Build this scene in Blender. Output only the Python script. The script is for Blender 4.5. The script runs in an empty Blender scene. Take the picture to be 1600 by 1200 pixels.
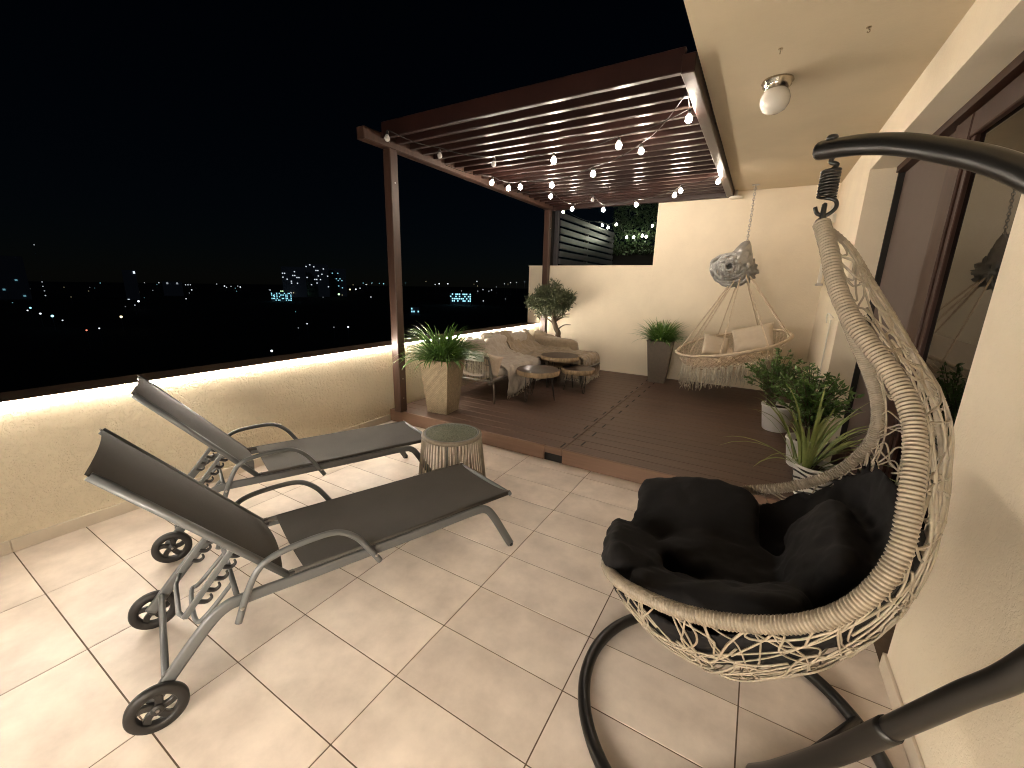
import bpy, math, random
import numpy as np
from mathutils import Vector, noise as mnoise
random.seed(7); rng = np.random.default_rng(7)
scene = bpy.context.scene
col = scene.collection
PI = math.pi

# ------------------------------------------------------------------ camera, sky, exposure
F_PX, YAW, PITCH, ROLL = 641.0, -0.5307, 0.2368, -0.0239
CAM = Vector((2.8565, -0.3277, 1.5492))
def cam_axes():
    cy, sy, cp, sp = math.cos(YAW), math.sin(YAW), math.cos(PITCH), math.sin(PITCH)
    f = np.array([sy*cp, cy*cp, -sp]); r = np.array([cy, -sy, 0.0]); d = np.cross(f, r)
    cr, sr = math.cos(ROLL), math.sin(ROLL)
    return r*cr + d*sr, -r*sr + d*cr, f
AX_R, AX_D, AX_F = cam_axes()
cd = bpy.data.cameras.new("camera"); cam = bpy.data.objects.new("camera", cd); col.objects.link(cam)
from mathutils import Matrix
cam.matrix_world = Matrix([[AX_R[i], -AX_D[i], -AX_F[i], CAM[i]] for i in range(3)] + [[0, 0, 0, 1]])
cd.sensor_fit = 'HORIZONTAL'; cd.sensor_width = 36.0; cd.lens = 36.0*F_PX/1600.0
cd.clip_start = 0.02; cd.clip_end = 6000.0
scene.camera = cam
def ray(px, py):
    d = AX_R*((px-800)/F_PX) + AX_D*((py-600)/F_PX) + AX_F
    return d
def on(px, py, axis, v):            # where the sight line of a pixel meets the plane axis = v
    d = ray(px, py); t = (v-CAM[axis])/d[axis]
    return Vector([CAM[i]+t*d[i] for i in range(3)])

world = bpy.data.worlds.new("World"); scene.world = world; world.use_nodes = True
wn = world.node_tree; wn.nodes.clear()
sky = wn.nodes.new('ShaderNodeTexSky'); sky.sky_type = 'NISHITA'; sky.sun_disc = False
sky.sun_elevation = math.radians(18.0); sky.sun_rotation = math.radians(200)
bg = wn.nodes.new('ShaderNodeBackground'); bg.inputs[1].default_value = 0.00028; sky.ozone_density = 6.0; sky.dust_density = 0.0
wo = wn.nodes.new('ShaderNodeOutputWorld')
wn.links.new(sky.outputs[0], bg.inputs[0]); wn.links.new(bg.outputs[0], wo.inputs[0])
sl = bpy.data.lights.new("moon", 'SUN'); sl.energy = 0.02; sl.angle = math.radians(0.5); sl.color = (0.8, 0.87, 1.0)
so = bpy.data.objects.new("moon", sl); col.objects.link(so); so.rotation_euler = (math.radians(58), 0, math.radians(20))

STRIP = 205.0       # radiance of the light strip on the parapet
BULB = 190.0        # radiance of the string bulbs
LED_COL = (1.0, 0.885, 0.735); BULB_COL = (1.0, 0.84, 0.68)
scene.view_settings.view_transform = 'Standard'; scene.view_settings.look = 'None'
scene.view_settings.exposure = 0.74; scene.view_settings.gamma = 1.0; scene.view_settings.use_curve_mapping = False
scene.render.engine = 'CYCLES'
scene.cycles.use_denoising = True
try: scene.cycles.denoiser = 'OPENIMAGEDENOISE'
except Exception: pass
scene.cycles.pixel_filter_type = 'BLACKMAN_HARRIS'; scene.cycles.filter_width = 1.05
scene.cycles.max_bounces = 8; scene.cycles.diffuse_bounces = 5; scene.cycles.glossy_bounces = 4
scene.cycles.transmission_bounces = 6; scene.cycles.transparent_max_bounces = 8
scene.cycles.sample_clamp_indirect = 6.0
scene.cycles.caustics_reflective = False; scene.cycles.caustics_refractive = False

# ------------------------------------------------------------------ helpers
def tag(o, label=None, cat=None, group=None, kind=None):
    if label: o['label'] = label
    if cat: o['category'] = cat
    if group: o['group'] = group
    if kind: o['kind'] = kind
    return o
def empty(name, loc=(0, 0, 0), rz=0.0, label=None, cat=None, group=None):
    o = bpy.data.objects.new(name, None); col.objects.link(o)
    o.location = loc; o.rotation_euler = (0, 0, rz); o.empty_display_size = 0.1
    return tag(o, label, cat, group)
def copy_tree(o, parent=None):
    c = o.copy(); col.objects.link(c); c.parent = parent
    for ch in list(o.children): copy_tree(ch, c)
    return c

class MB:
    def __init__(s): s.v = []; s.f = []
    def add(s, vs, fs):
        n = len(s.v); s.v.extend([tuple(map(float, v)) for v in vs]); s.f.extend([tuple(i+n for i in f) for f in fs]); return s
    def box(s, a, b):
        x0, y0, z0 = a; x1, y1, z1 = b
        return s.add([(x0,y0,z0),(x1,y0,z0),(x1,y1,z0),(x0,y1,z0),(x0,y0,z1),(x1,y0,z1),(x1,y1,z1),(x0,y1,z1)],
                     [(3,2,1,0),(4,5,6,7),(0,1,5,4),(1,2,6,5),(2,3,7,6),(3,0,4,7)])
    def bbox(s, a, b, c):           # box with chamfered edges
        x0, y0, z0 = a; x1, y1, z1 = b
        vs = []; cx, cy, cz = (x0+x1)/2, (y0+y1)/2, (z0+z1)/2; hx, hy, hz = (x1-x0)/2, (y1-y0)/2, (z1-z0)/2
        idx = {}
        for sx in (-1, 1):
            for sy in (-1, 1):
                for sz in (-1, 1):
                    for k in range(3):
                        p = [sx*hx, sy*hy, sz*hz]
                        for j in range(3):
                            if j != k: p[j] -= math.copysign(c, p[j])
                        idx[(sx, sy, sz, k)] = len(vs); vs.append((cx+p[0], cy+p[1], cz+p[2]))
        fs = []
        S = (-1, 1)
        for k in range(3):
            o = [j for j in range(3) if j != k]
            for sk in S:
                q = []
                for a_, b_ in ((-1,-1),(1,-1),(1,1),(-1,1)):
                    t = [0,0,0]; t[k] = sk; t[o[0]] = a_; t[o[1]] = b_; q.append(idx[(t[0],t[1],t[2],k)])
                fs.append(tuple(q) if (sk > 0) == (k != 1) else tuple(q[::-1]))
        for k in range(3):          # edge along axis k
            o = [j for j in range(3) if j != k]
            for a_ in S:
                for b_ in S:
                    q = []
                    for sk, kk in ((-1, o[0]), (1, o[0]), (1, o[1]), (-1, o[1])):
                        t = [0,0,0]; t[k] = sk; t[o[0]] = a_; t[o[1]] = b_; q.append(idx[(t[0],t[1],t[2],kk)])
                    fs.append(tuple(q))
        for sx in S:
            for sy in S:
                for sz in S: fs.append(tuple(idx[(sx,sy,sz,k)] for k in range(3)))
        return s.add(vs, fs)
    def tube(s, pts, r, n=8, closed=False, flat=1.0, up=None, caps=True):
        P = np.array([tuple(p) for p in pts], float); m = len(P)
        R = np.full(m, r, float) if np.isscalar(r) else np.array(r, float)
        if closed: T = np.roll(P, -1, 0)-np.roll(P, 1, 0)
        else: T = np.gradient(P, axis=0)
        T /= np.maximum(np.linalg.norm(T, axis=1), 1e-9)[:, None]
        a = np.array(up, float) if up is not None else (np.array([0,0,1.]) if abs(T[0][2]) < .9 else np.array([1.,0,0]))
        N = np.cross(T[0], a); N /= np.linalg.norm(N); vs = []
        ang = np.arange(n)*2*PI/n
        for i in range(m):
            if up is not None: N = np.cross(T[i], a)
            else: N = N-T[i]*(N@T[i])
            N = N/max(np.linalg.norm(N), 1e-9); B = np.cross(T[i], N)
            vs.extend(P[i]+R[i]*(np.outer(np.cos(ang), N)*flat+np.outer(np.sin(ang), B)))
        fs = []
        for i in range(m if closed else m-1):
            j = (i+1) % m
            for k in range(n):
                l = (k+1) % n; fs.append((i*n+k, i*n+l, j*n+l, j*n+k))
        if caps and not closed: fs += [tuple(range(n))[::-1], tuple((m-1)*n+k for k in range(n))]
        return s.add(vs, fs)
    def bar(s, pts, w, h, up=(0, 0, 1)):   # rectangular section w (sideways) x h (up)
        P = np.array([tuple(p) for p in pts], float); T = np.gradient(P, axis=0); T /= np.linalg.norm(T, axis=1)[:, None]; vs = []
        for i in range(len(P)):
            N = np.cross(T[i], np.array(up, float)); N /= np.linalg.norm(N); B = np.cross(N, T[i])
            c = .18*min(w, h)
            for a_, b_ in ((-1,-.6),(-.75,-1),(.75,-1),(1,-.6),(1,.6),(.75,1),(-.75,1),(-1,.6)):
                vs.append(P[i]+N*a_*w/2+B*b_*h/2)
        n = 8; m = len(P); fs = []
        for i in range(m-1):
            for k in range(n): l = (k+1) % n; fs.append((i*n+k, (i+1)*n+k, (i+1)*n+l, i*n+l))
        fs += [tuple(range(n)), tuple((m-1)*n+k for k in range(n))[::-1]]
        return s.add(vs, fs)
    def lathe(s, prof, n=24, c=(0, 0, 0), caps=True):
        vs = []; m = len(prof)
        for r, z in prof:
            for k in range(n): a = 2*PI*k/n; vs.append((c[0]+r*math.cos(a), c[1]+r*math.sin(a), c[2]+z))
        fs = [(i*n+k, i*n+(k+1) % n, (i+1)*n+(k+1) % n, (i+1)*n+k) for i in range(m-1) for k in range(n)]
        if caps: fs += [tuple(range(n))[::-1], tuple((m-1)*n+k for k in range(n))]
        return s.add(vs, fs)
    def grid(s, P, closed_u=False, closed_v=False, flip=False):
        P = np.asarray(P, float); a, b = P.shape[:2]; fs = []
        for i in range(a if closed_u else a-1):
            for j in range(b if closed_v else b-1):
                q = (i*b+j, ((i+1) % a)*b+j, ((i+1) % a)*b+(j+1) % b, i*b+(j+1) % b); fs.append(q[::-1] if flip else q)
        return s.add(P.reshape(-1, 3), fs)
    def build(s, name, m, parent=None, smooth=False, loc=None):
        me = bpy.data.meshes.new(name); me.from_pydata(s.v, [], s.f)
        if m is not None:
            for mm in (m if isinstance(m, (list, tuple)) else [m]): me.materials.append(mm)
        if smooth: me.polygons.foreach_set('use_smooth', [True]*len(me.polygons))
        me.update()
        o = bpy.data.objects.new(name, me); col.objects.link(o)
        if parent is not None: o.parent = parent
        if loc is not None: o.location = loc
        return o
def fix_normals(o):
    import bmesh
    bm = bmesh.new(); bm.from_mesh(o.data); bmesh.ops.recalc_face_normals(bm, faces=bm.faces); bm.to_mesh(o.data); bm.free(); return o
def spline(pts, n=8, closed=False):
    P = [np.array(tuple(p), float) for p in pts]; m = len(P); out = []
    for i in range(m if closed else m-1):
        if closed: a, b, c, d = P[i-1], P[i], P[(i+1) % m], P[(i+2) % m]
        else: a, b, c, d = P[max(i-1, 0)], P[i], P[i+1], P[min(i+2, m-1)]
        for k in range(n):
            t = k/n; out.append(.5*((2*b)+(c-a)*t+(2*a-5*b+4*c-d)*t*t+(3*b-a-3*c+d)*t**3))
    if not closed: out.append(P[-1])
    return np.array(out)
def resample(P, step, closed=False):
    P = np.asarray(P, float); Q = np.vstack([P, P[:1]]) if closed else P
    L = np.r_[0, np.cumsum(np.linalg.norm(np.diff(Q, axis=0), axis=1))]; n = max(3, int(L[-1]/step))
    t = np.linspace(0, L[-1], n, endpoint=not closed)
    return np.c_[[np.interp(t, L, Q[:, k]) for k in range(3)]].T
def nz(x, y=0, z=0): return mnoise.noise(Vector((x, y, z)))

# ------------------------------------------------------------------ materials
def mat(name, c, rough=.6, metal=0.0, var=.12, vscale=6.0, bump=0.0, bscale=60.0, spec=.5, world_co=True, detail=5.0, sheen=0.0, per_obj=.0, bdist=.01, stretch=None, c2=None, rvar=0.0, coat=0.0):
    m = bpy.data.materials.new(name); m.use_nodes = True; nt = m.node_tree; N = nt.nodes; L = nt.links
    p = N['Principled BSDF']; p.inputs['Roughness'].default_value = rough; p.inputs['Metallic'].default_value = metal
    p.inputs['Specular IOR Level'].default_value = spec
    if sheen: p.inputs['Sheen Weight'].default_value = sheen
    if coat: p.inputs['Coat Weight'].default_value = coat; p.inputs['Coat Roughness'].default_value = .15
    if world_co:
        g = N.new('ShaderNodeNewGeometry'); co = g.outputs['Position']
    else:
        g = N.new('ShaderNodeTexCoord'); co = g.outputs['Object']
    oi = N.new('ShaderNodeObjectInfo')
    if per_obj:
        vm = N.new('ShaderNodeVectorMath'); vm.operation = 'MULTIPLY_ADD'
        cx = N.new('ShaderNodeCombineXYZ'); L.new(oi.outputs['Random'], cx.inputs[0]); L.new(oi.outputs['Random'], cx.inputs[1])
        L.new(cx.outputs[0], vm.inputs[0]); vm.inputs[1].default_value = (37.0, 19.0, 0.0); L.new(co, vm.inputs[2]); co = vm.outputs[0]
    if stretch:
        mp = N.new('ShaderNodeMapping'); mp.inputs['Scale'].default_value = stretch; L.new(co, mp.inputs[0]); co = mp.outputs[0]
    n1 = N.new('ShaderNodeTexNoise'); n1.inputs['Scale'].default_value = vscale; n1.inputs['Detail'].default_value = detail; n1.inputs['Roughness'].default_value = .6
    L.new(co, n1.inputs['Vector'])
    mr = N.new('ShaderNodeMapRange'); mr.inputs['From Min'].default_value = .3; mr.inputs['From Max'].default_value = .7
    L.new(n1.outputs['Fac'], mr.inputs['Value'])
    mx = N.new('ShaderNodeMix'); mx.data_type = 'RGBA'; L.new(mr.outputs[0], mx.inputs['Factor'])
    lo = c2 if c2 else tuple(max(0, v*(1-var)) for v in c); hi = c if c2 else tuple(min(1, v*(1+var)) for v in c)
    mx.inputs['A'].default_value = (*lo, 1); mx.inputs['B'].default_value = (*hi, 1)
    out = mx.outputs['Result']
    if per_obj:
        hs = N.new('ShaderNodeHueSaturation'); m2 = N.new('ShaderNodeMapRange'); m2.inputs['To Min'].default_value = 1-per_obj; m2.inputs['To Max'].default_value = 1+per_obj
        L.new(oi.outputs['Random'], m2.inputs['Value']); L.new(m2.outputs[0], hs.inputs['Value']); L.new(out, hs.inputs['Color']); out = hs.outputs[0]
    L.new(out, p.inputs['Base Color'])
    if rvar:
        m3 = N.new('ShaderNodeMapRange'); m3.inputs['To Min'].default_value = rough-rvar; m3.inputs['To Max'].default_value = rough+rvar
        L.new(mr.outputs[0], m3.inputs['Value']); L.new(m3.outputs[0], p.inputs['Roughness'])
    if bump:
        n2 = N.new('ShaderNodeTexNoise'); n2.inputs['Scale'].default_value = bscale; n2.inputs['Detail'].default_value = 6; L.new(co, n2.inputs['Vector'])
        b = N.new('ShaderNodeBump'); b.inputs['Strength'].default_value = bump; b.inputs['Distance'].default_value = bdist
        L.new(n2.outputs['Fac'], b.inputs['Height']); L.new(b.outputs[0], p.inputs['Normal'])
    return m
def emit(name, c, s):
    m = bpy.data.materials.new(name); m.use_nodes = True; nt = m.node_tree; nt.nodes.clear()
    e = nt.nodes.new('ShaderNodeEmission'); e.inputs[0].default_value = (*c, 1); e.inputs[1].default_value = s
    o = nt.nodes.new('ShaderNodeOutputMaterial'); nt.links.new(e.outputs[0], o.inputs[0]); return m
def glass(name, tint=(1, 1, 1), rough=0.0, thin=True):
    m = bpy.data.materials.new(name); m.use_nodes = True; nt = m.node_tree; nt.nodes.clear()
    t = nt.nodes.new('ShaderNodeBsdfTransparent'); t.inputs[0].default_value = (*tint, 1)
    g = nt.nodes.new('ShaderNodeBsdfGlossy'); g.inputs['Roughness'].default_value = rough
    f = nt.nodes.new('ShaderNodeFresnel'); f.inputs[0].default_value = 1.6
    x = nt.nodes.new('ShaderNodeMixShader'); o = nt.nodes.new('ShaderNodeOutputMaterial')
    nt.links.new(f.outputs[0], x.inputs[0]); nt.links.new(t.outputs[0], x.inputs[1]); nt.links.new(g.outputs[0], x.inputs[2]); nt.links.new(x.outputs[0], o.inputs[0]); return m

def stucco(name, c, strength, scale=1.0):
    m = mat(name, c, .88, var=.06, vscale=1.7)
    nt = m.node_tree; N = nt.nodes; L = nt.links; p = N['Principled BSDF']
    g = N.new('ShaderNodeNewGeometry')
    n0 = N.new('ShaderNodeTexNoise'); n0.inputs['Scale'].default_value = 9*scale; n0.inputs['Detail'].default_value = 3
    L.new(g.outputs['Position'], n0.inputs['Vector'])
    vm = N.new('ShaderNodeVectorMath'); vm.operation = 'MULTIPLY_ADD'; vm.inputs[1].default_value = (.09, .09, .09)
    L.new(n0.outputs['Color'], vm.inputs[0]); L.new(g.outputs['Position'], vm.inputs[2])
    n1 = N.new('ShaderNodeTexNoise'); n1.inputs['Scale'].default_value = 34*scale; n1.inputs['Detail'].default_value = 5; n1.inputs['Roughness'].default_value = .55
    L.new(vm.outputs[0], n1.inputs['Vector'])
    r = N.new('ShaderNodeMapRange'); r.interpolation_type = 'SMOOTHSTEP'; r.inputs['From Min'].default_value = .36; r.inputs['From Max'].default_value = .56
    L.new(n1.outputs['Fac'], r.inputs['Value'])
    n2 = N.new('ShaderNodeTexNoise'); n2.inputs['Scale'].default_value = 260*scale; n2.inputs['Detail'].default_value = 3; L.new(g.outputs['Position'], n2.inputs['Vector'])
    ad = N.new('ShaderNodeMath'); ad.operation = 'MULTIPLY_ADD'; ad.inputs[1].default_value = .22; L.new(n2.outputs['Fac'], ad.inputs[0]); L.new(r.outputs[0], ad.inputs[2])
    b = N.new('ShaderNodeBump'); b.inputs['Strength'].default_value = strength; b.inputs['Distance'].default_value = .006
    L.new(ad.outputs[0], b.inputs['Height']); L.new(b.outputs[0], p.inputs['Normal']); return m
M = {}
M['stucco'] = stucco('stucco', (.76, .665, .49), .85, 1.3)
M['stucco_smooth'] = stucco('stucco_smooth', (.74, .65, .505), .22, 1.6)
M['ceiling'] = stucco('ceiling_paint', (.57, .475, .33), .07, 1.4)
M['tile'] = mat('floor_tile', (.78, .675, .58), .42, var=.0, c2=(.55, .465, .395), vscale=4.6, detail=9, bump=.06, bscale=55, per_obj=.05, rvar=.08, spec=.45, bdist=.004)
M['grout'] = mat('grout', (.12, .082, .054), .9, var=.2, vscale=20)
M['skirting'] = mat('skirting_tile', (.62, .54, .43), .45, var=.08, vscale=5, per_obj=.04)
M['coping'] = mat('coping_metal', (.17, .115, .08), .5, var=.15)
M['deck'] = mat('deck_board', (.082, .045, .030), .5, var=.22, vscale=7, stretch=(.35, 9, 9), bump=.25, bscale=30, per_obj=.10, bdist=.003)
M['fascia'] = mat('deck_fascia', (.17, .10, .068), .55, var=.12, vscale=6, stretch=(.3, 6, 6))
M['slot'] = mat('slot_black', (.008, .006, .005), .8)
M['pergola'] = mat('pergola_wood_shaded', (.020, .0078, .006), .38, var=.25, vscale=8, stretch=(1, 1, 1), bump=.1, bscale=40, per_obj=.08, bdist=.003)  # slats, right and wall beams: darker copy, lack of light put into colour
M['post'] = mat('pergola_wood_lit', (.058, .030, .021), .45, var=.25, vscale=8, stretch=(4, 4, .5), bump=.1, bscale=40, bdist=.003)  # lighter copy of the pergola wood, strip light on the post painted in
M['black_metal'] = mat('black_metal', (.0075, .007, .0065), .33, metal=0.0, var=.1, spec=.4)
M['dark_fence'] = mat('dark_fence', (.05, .047, .052), .4, var=.2, per_obj=.1)
M['alu'] = mat('lounger_alu', (.115, .12, .122), .4, metal=.2, var=.06, spec=.5, bump=.05, bscale=500, bdist=.001)
M['rubber'] = mat('black_rubber', (.008, .007, .0068), .5, var=.15)
M['plastic'] = mat('black_plastic', (.015, .014, .014), .4)
M['steel'] = mat('steel', (.45, .43, .40), .28, metal=1.0, var=.05)
M['wood_brown'] = mat('door_wood', (.030, .0095, .005), .5, var=.25, vscale=5, stretch=(6, 6, .5), spec=.3)
M['screen'] = mat('fly_screen', (.085, .06, .05), .7, var=.05)
M['white_pot'] = mat('white_pot', (.72, .70, .66), .35, var=.03)
M['soil'] = mat('soil', (.03, .02, .014), .95, bump=.6, bscale=90)
M['white_metal'] = mat('white_metal', (.7, .66, .58), .4, var=.03)
M['wood_top'] = mat('wood_slice_top', (.055, .034, .022), .45, var=.3, vscale=14)
M['bark'] = mat('bark', (.30, .215, .13), .85, var=.4, vscale=26, stretch=(1, 1, .25), bump=.8, bscale=40)
M['throw'] = mat('grey_throw', (.42, .36, .295), .9, var=.12, vscale=24, bump=.5, bscale=260, sheen=.3, bdist=.003)
M['throw_brown'] = mat('brown_throw', (.27, .205, .135), .9, var=.16, vscale=18, bump=.5, bscale=240, sheen=.3, bdist=.003)
M['cushion_beige'] = mat('beige_cushion', (.50, .40, .30), .9, var=.08, vscale=30, bump=.4, bscale=300, sheen=.2, bdist=.002)
M['fringe'] = mat('pale_yarn', (.55, .50, .40), .9, var=.15, vscale=40)
M['rope'] = mat('cotton_rope', (.60, .49, .36), .9, var=.15, vscale=60, bump=.6, bscale=300, bdist=.003)
M['pillow'] = mat('hammock_pillow', (.50, .42, .32), .9, var=.06, bump=.3, bscale=300, bdist=.002)
M['tarp'] = mat('silver_tarp', (.36, .36, .35), .36, metal=.55, var=.12, vscale=9)
M['rattan'] = mat('rattan', (.20, .165, .12), .5, var=.22, vscale=45, bump=.3, bscale=180, bdist=.002)
M['strand'] = mat('rattan_strand', (.28, .237, .175), .45, var=.18, vscale=30)
M['cushion_black'] = mat('black_cushion', (.0042, .0036, .004), .9, var=.2, vscale=9, bump=.25, bscale=400, spec=.25, bdist=.001)
M['leaf_grass'] = mat('blade_leaf', (.14, .26, .05), .42, var=.0, c2=(.05, .12, .025), vscale=9)
M['leaf_bush'] = mat('bush_leaf', (.12, .21, .045), .38, var=.0, c2=(.04, .09, .02), vscale=14)
M['leaf_pale'] = mat('pale_leaf', (.33, .37, .13), .45, var=.0, c2=(.15, .22, .06), vscale=10)
M['leaf_olive'] = mat('olive_leaf', (.105, .12, .055), .5, var=.0, c2=(.03, .042, .018), vscale=12)
M['leaf_hedge'] = mat('hedge_leaf', (.05, .085, .028), .5, var=.0, c2=(.012, .024, .01), vscale=7)
M['trunk'] = mat('trunk', (.085, .062, .042), .9, var=.35, vscale=22, stretch=(1, 1, .3), bump=.8, bscale=30)
M['zebra_dark'] = mat('pot_black', (.02, .02, .02), .4)
M['glass'] = glass('window_glass', (.10, .095, .09))
M['frost'] = mat('lamp_opal', (.78, .74, .66), .12, var=.02, spec=.6, coat=.5)
M['nickel'] = mat('brushed_nickel', (.55, .49, .40), .25, metal=1.0, var=.06)
M['led'] = emit('led_strip_light', LED_COL, STRIP)
M['bulb_on'] = emit('bulb_glow', BULB_COL, BULB)
M['bulb_far'] = emit('bulb_glow_far', (.97, 1.0, .75), BULB*.28)
M['cable'] = mat('cable', (.02, .02, .018), .5)
M['night_ground'] = mat('night_ground', (.012, .013, .014), .95, var=.3, vscale=.02)
M['night_wall'] = mat('night_facade', (.26, .30, .38), .9, var=.1, vscale=.05)
# ------------------------------------------------------------------ the setting
XP = -0.615            # inner face of the parapet
XW = 3.52              # outer face of the house wall
YD, YF = 2.86, 6.53    # deck front, far wall
ZD, ZS = 0.14, 2.88    # deck level, ceiling level
ZP = 0.845             # parapet height

floor = tag(MB().box((XP-.05, -1.3, -.25), (XW+.3, YD+.02, -.0022)).build('floor', M['grout']), kind='structure')
def tile_mesh(w, l):
    g = .0028
    return MB().box((g, g, -.010), (w-g, l-g, 0.0))
tm = {}
xs = [XP] + [.6*i for i in range(0, 6)] + [XW]
ys = [-1.3] + [round(-1.2+.3*i, 3) for i in range(0, 14)] + [YD]
for i in range(len(xs)-1):
    for j in range(len(ys)-1):
        w, l = round(xs[i+1]-xs[i], 3), round(ys[j+1]-ys[j], 3)
        if l < .02: continue
        if (w, l) not in tm: tm[(w, l)] = tile_mesh(w, l).build('tile', M['tile'], floor); o = tm[(w, l)]
        else: o = tm[(w, l)].copy(); col.objects.link(o); o.name = 'tile'
        o.parent = floor; o.location = (xs[i], ys[j], random.uniform(-.0006, .0006))
# deck
deck = tag(MB().box((XP+.002, YD+.03, -.02), (XW-.002, YF-.002, ZD-.026)).build('deck', M['slot']), kind='structure')
XSEAM = 1.53; PB = .147
pm = {}
y = YD+.004; k = 0
while y < YF-.02:
    wy = min(PB-.0032, YF-.004-y)
    for side, (a, b) in enumerate(((XP+.004, XSEAM-.002), (XSEAM+.002, XW-.004))):
        key = (side, round(wy, 3))
        if key not in pm: pm[key] = MB().bbox((a, 0, ZD-.024), (b, wy, ZD), .003).build('plank', M['deck'], deck); o = pm[key]
        else: o = pm[key].copy(); col.objects.link(o); o.name = 'plank'
        o.parent = deck; o.location = (0, y, random.uniform(-.0006, .0004))
        if wy > .1 and (k % 2 == side):
            sx = XSEAM-.035 if side == 0 else XSEAM+.105
            if ('slot', side) not in pm: pm[('slot', side)] = MB().box((sx-.0075, .015, ZD-.004), (sx+.0075, .13, ZD+.0014)).build('slot', M['slot'], o)
            else:
                s_ = pm[('slot', side)].copy(); col.objects.link(s_); s_.name = 'slot'; s_.parent = o
    y += PB; k += 1
for a, b in ((XP+.004, 1.352), (1.532, XW-.004)):
    MB().bbox((a, YD-.022, .004), (b, YD+.001, ZD+.001), .003).build('fascia_board', M['fascia'], deck)
MB().bbox((1.356, YD-.022, .078), (1.528, YD+.001, ZD+.001), .003).build('fascia_board', M['fascia'], deck)
MB().box((1.352, YD-.004, .004), (1.532, YD+.02, .076)).build('vent_recess', M['slot'], deck)

# parapet with skirting and coping
par = empty('parapet_wall', (XP, 1.0, 0), label='low cream textured parapet wall with glowing top edge', cat='wall')
def rel(o, root):                     # keep world coordinates under an Empty that stands elsewhere
    o.parent = root; o.matrix_parent_inverse = Matrix.Translation(-Vector(root.location)) @ Matrix.Identity(4) if root.rotation_euler.z == 0 else root.matrix_world.inverted(); return o
def R(mb, name, m, root, smooth=False):
    return rel(mb.build(name, m, None, smooth), root)
R(MB().box((XP-.24, -1.54, -.25), (XP, YF+.24, ZP)), 'wall_body', M['stucco'], par)
R(MB().bbox((XP-.28, -1.58, ZP+.001), (XP, YF-.001, ZP+.022), .002), 'coping', M['coping'], par)
sk = None
for j in range(-2, 5):
    y0 = -.0+.6*j
    y1 = min(y0+.597, YD-.024)
    if y1 <= y0: continue
    o = R(MB().bbox((XP+.0005, y0, .001), (XP+.012, y1, .078), .002), 'skirting_tile', M['skirting'], par)
def light_strip(axis, c, s0, s1, sg, label, h=.015, m='led'):      # aluminium profile whose diffuser faces the terrace, with a narrow lit lower edge
    root = empty('light_strip', (0, 0, 0), label=label, cat='light strip')
    def P(o, z, t): return (c+sg*o, t, ZP+.021+z) if axis == 0 else (t, c+sg*o, ZP+.021+z)
    def prism(poly): n = len(poly); return MB().add([P(o, z, s0) for o, z in poly]+[P(o, z, s1) for o, z in poly], [(i, (i+1) % n, n+(i+1) % n, n+i) for i in range(n)]+[tuple(range(n))[::-1], tuple(range(n, 2*n))])
    fix_normals(prism([(.0115, -.001), (.0125, -.001), (.0150, -.001-h), (.0122, -.001-h)]).build('diffuser', M[m], root))
    fix_normals(prism([(.0005, -.001), (.0110, -.001), (.0117, -.002-h), (.0005, -.002-h)]).build('profile', M['steel'], root))
    return root
light_strip(0, XP, -1.28, YF-.03, 1, 'long glowing warm light strip along the top edge of the parapet')
# unseen parapet and taller light strip, added behind the camera to brighten the floor
YB = -1.30
pb = empty('parapet_wall', (1.5, YB, 0), label='low cream textured parapet added unseen behind the camera to carry the fill strip', cat='wall')
R(MB().box((XP, YB-.24, -.25), (XW+.3, YB, ZP)), 'wall_body', M['stucco'], pb)
R(MB().bbox((XP+.006, YB-.28, ZP+.001), (XW+.3, YB, ZP+.022), .002), 'coping', M['coping'], pb)
light_strip(1, YB, 1.15, XW-.02, 1, 'added warm fill strip on the unseen parapet behind the loungers', h=.036)

# far wall with the step down to the neighbour
fw = empty('far_wall', (1.4, YF, 0), label='cream rendered end wall behind the deck with a stepped top', cat='wall')
R(MB().box((-.86, YF, -.25), (1.33, YF+.22, 1.885)), 'low_wall', M['stucco_smooth'], fw)
R(MB().box((1.3305, YF+.0005, -.25), (XW+.4, YF+.22, 3.05)), 'high_wall', M['stucco_smooth'], fw)
R(MB().box((-.868, YF-.006, 1.8855), (1.329, YF+.226, 1.90)), 'wall_capping', M['stucco_smooth'], fw)

# house: wall with a wide opening, ceiling slab, doors
YO0, YO1, ZO = 1.70, 4.63, 2.60
hw = empty('house_wall', (XW, 3, 0), label='cream house wall with a deep door opening beside the deck', cat='wall')
R(MB().box((XW, -1.3, -.25), (XW+.35, YO0, ZS)), 'pier', M['stucco_smooth'], hw)
R(MB().box((XW, YO1, -.25), (XW+.35, YF, ZS)), 'wall_body', M['stucco_smooth'], hw)
R(MB().box((XW+.0005, YO0, ZO), (XW+.35, YO1, ZS)), 'lintel', M['stucco_smooth'], hw)
for j in range(-2, 3):
    y0, y1 = .6*j-.1, min(.6*j+.497, YO0+.012)
    if y1 > y0+.05: R(MB().bbox((XW-.012, y0, .001), (XW-.0005, y1, .078), .002), 'skirting_tile', M['skirting'], hw)
R(MB().bbox((XW-.0125, YO0+.0005, .001), (XW+.12, YO0+.012, .078), .002), 'skirting_tile', M['skirting'], hw)
ceil = tag(MB().box((2.345, -1.5, ZS), (XW+1.2, YF+.22, ZS+.22)).build('ceiling', M['ceiling']), kind='structure')

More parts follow.
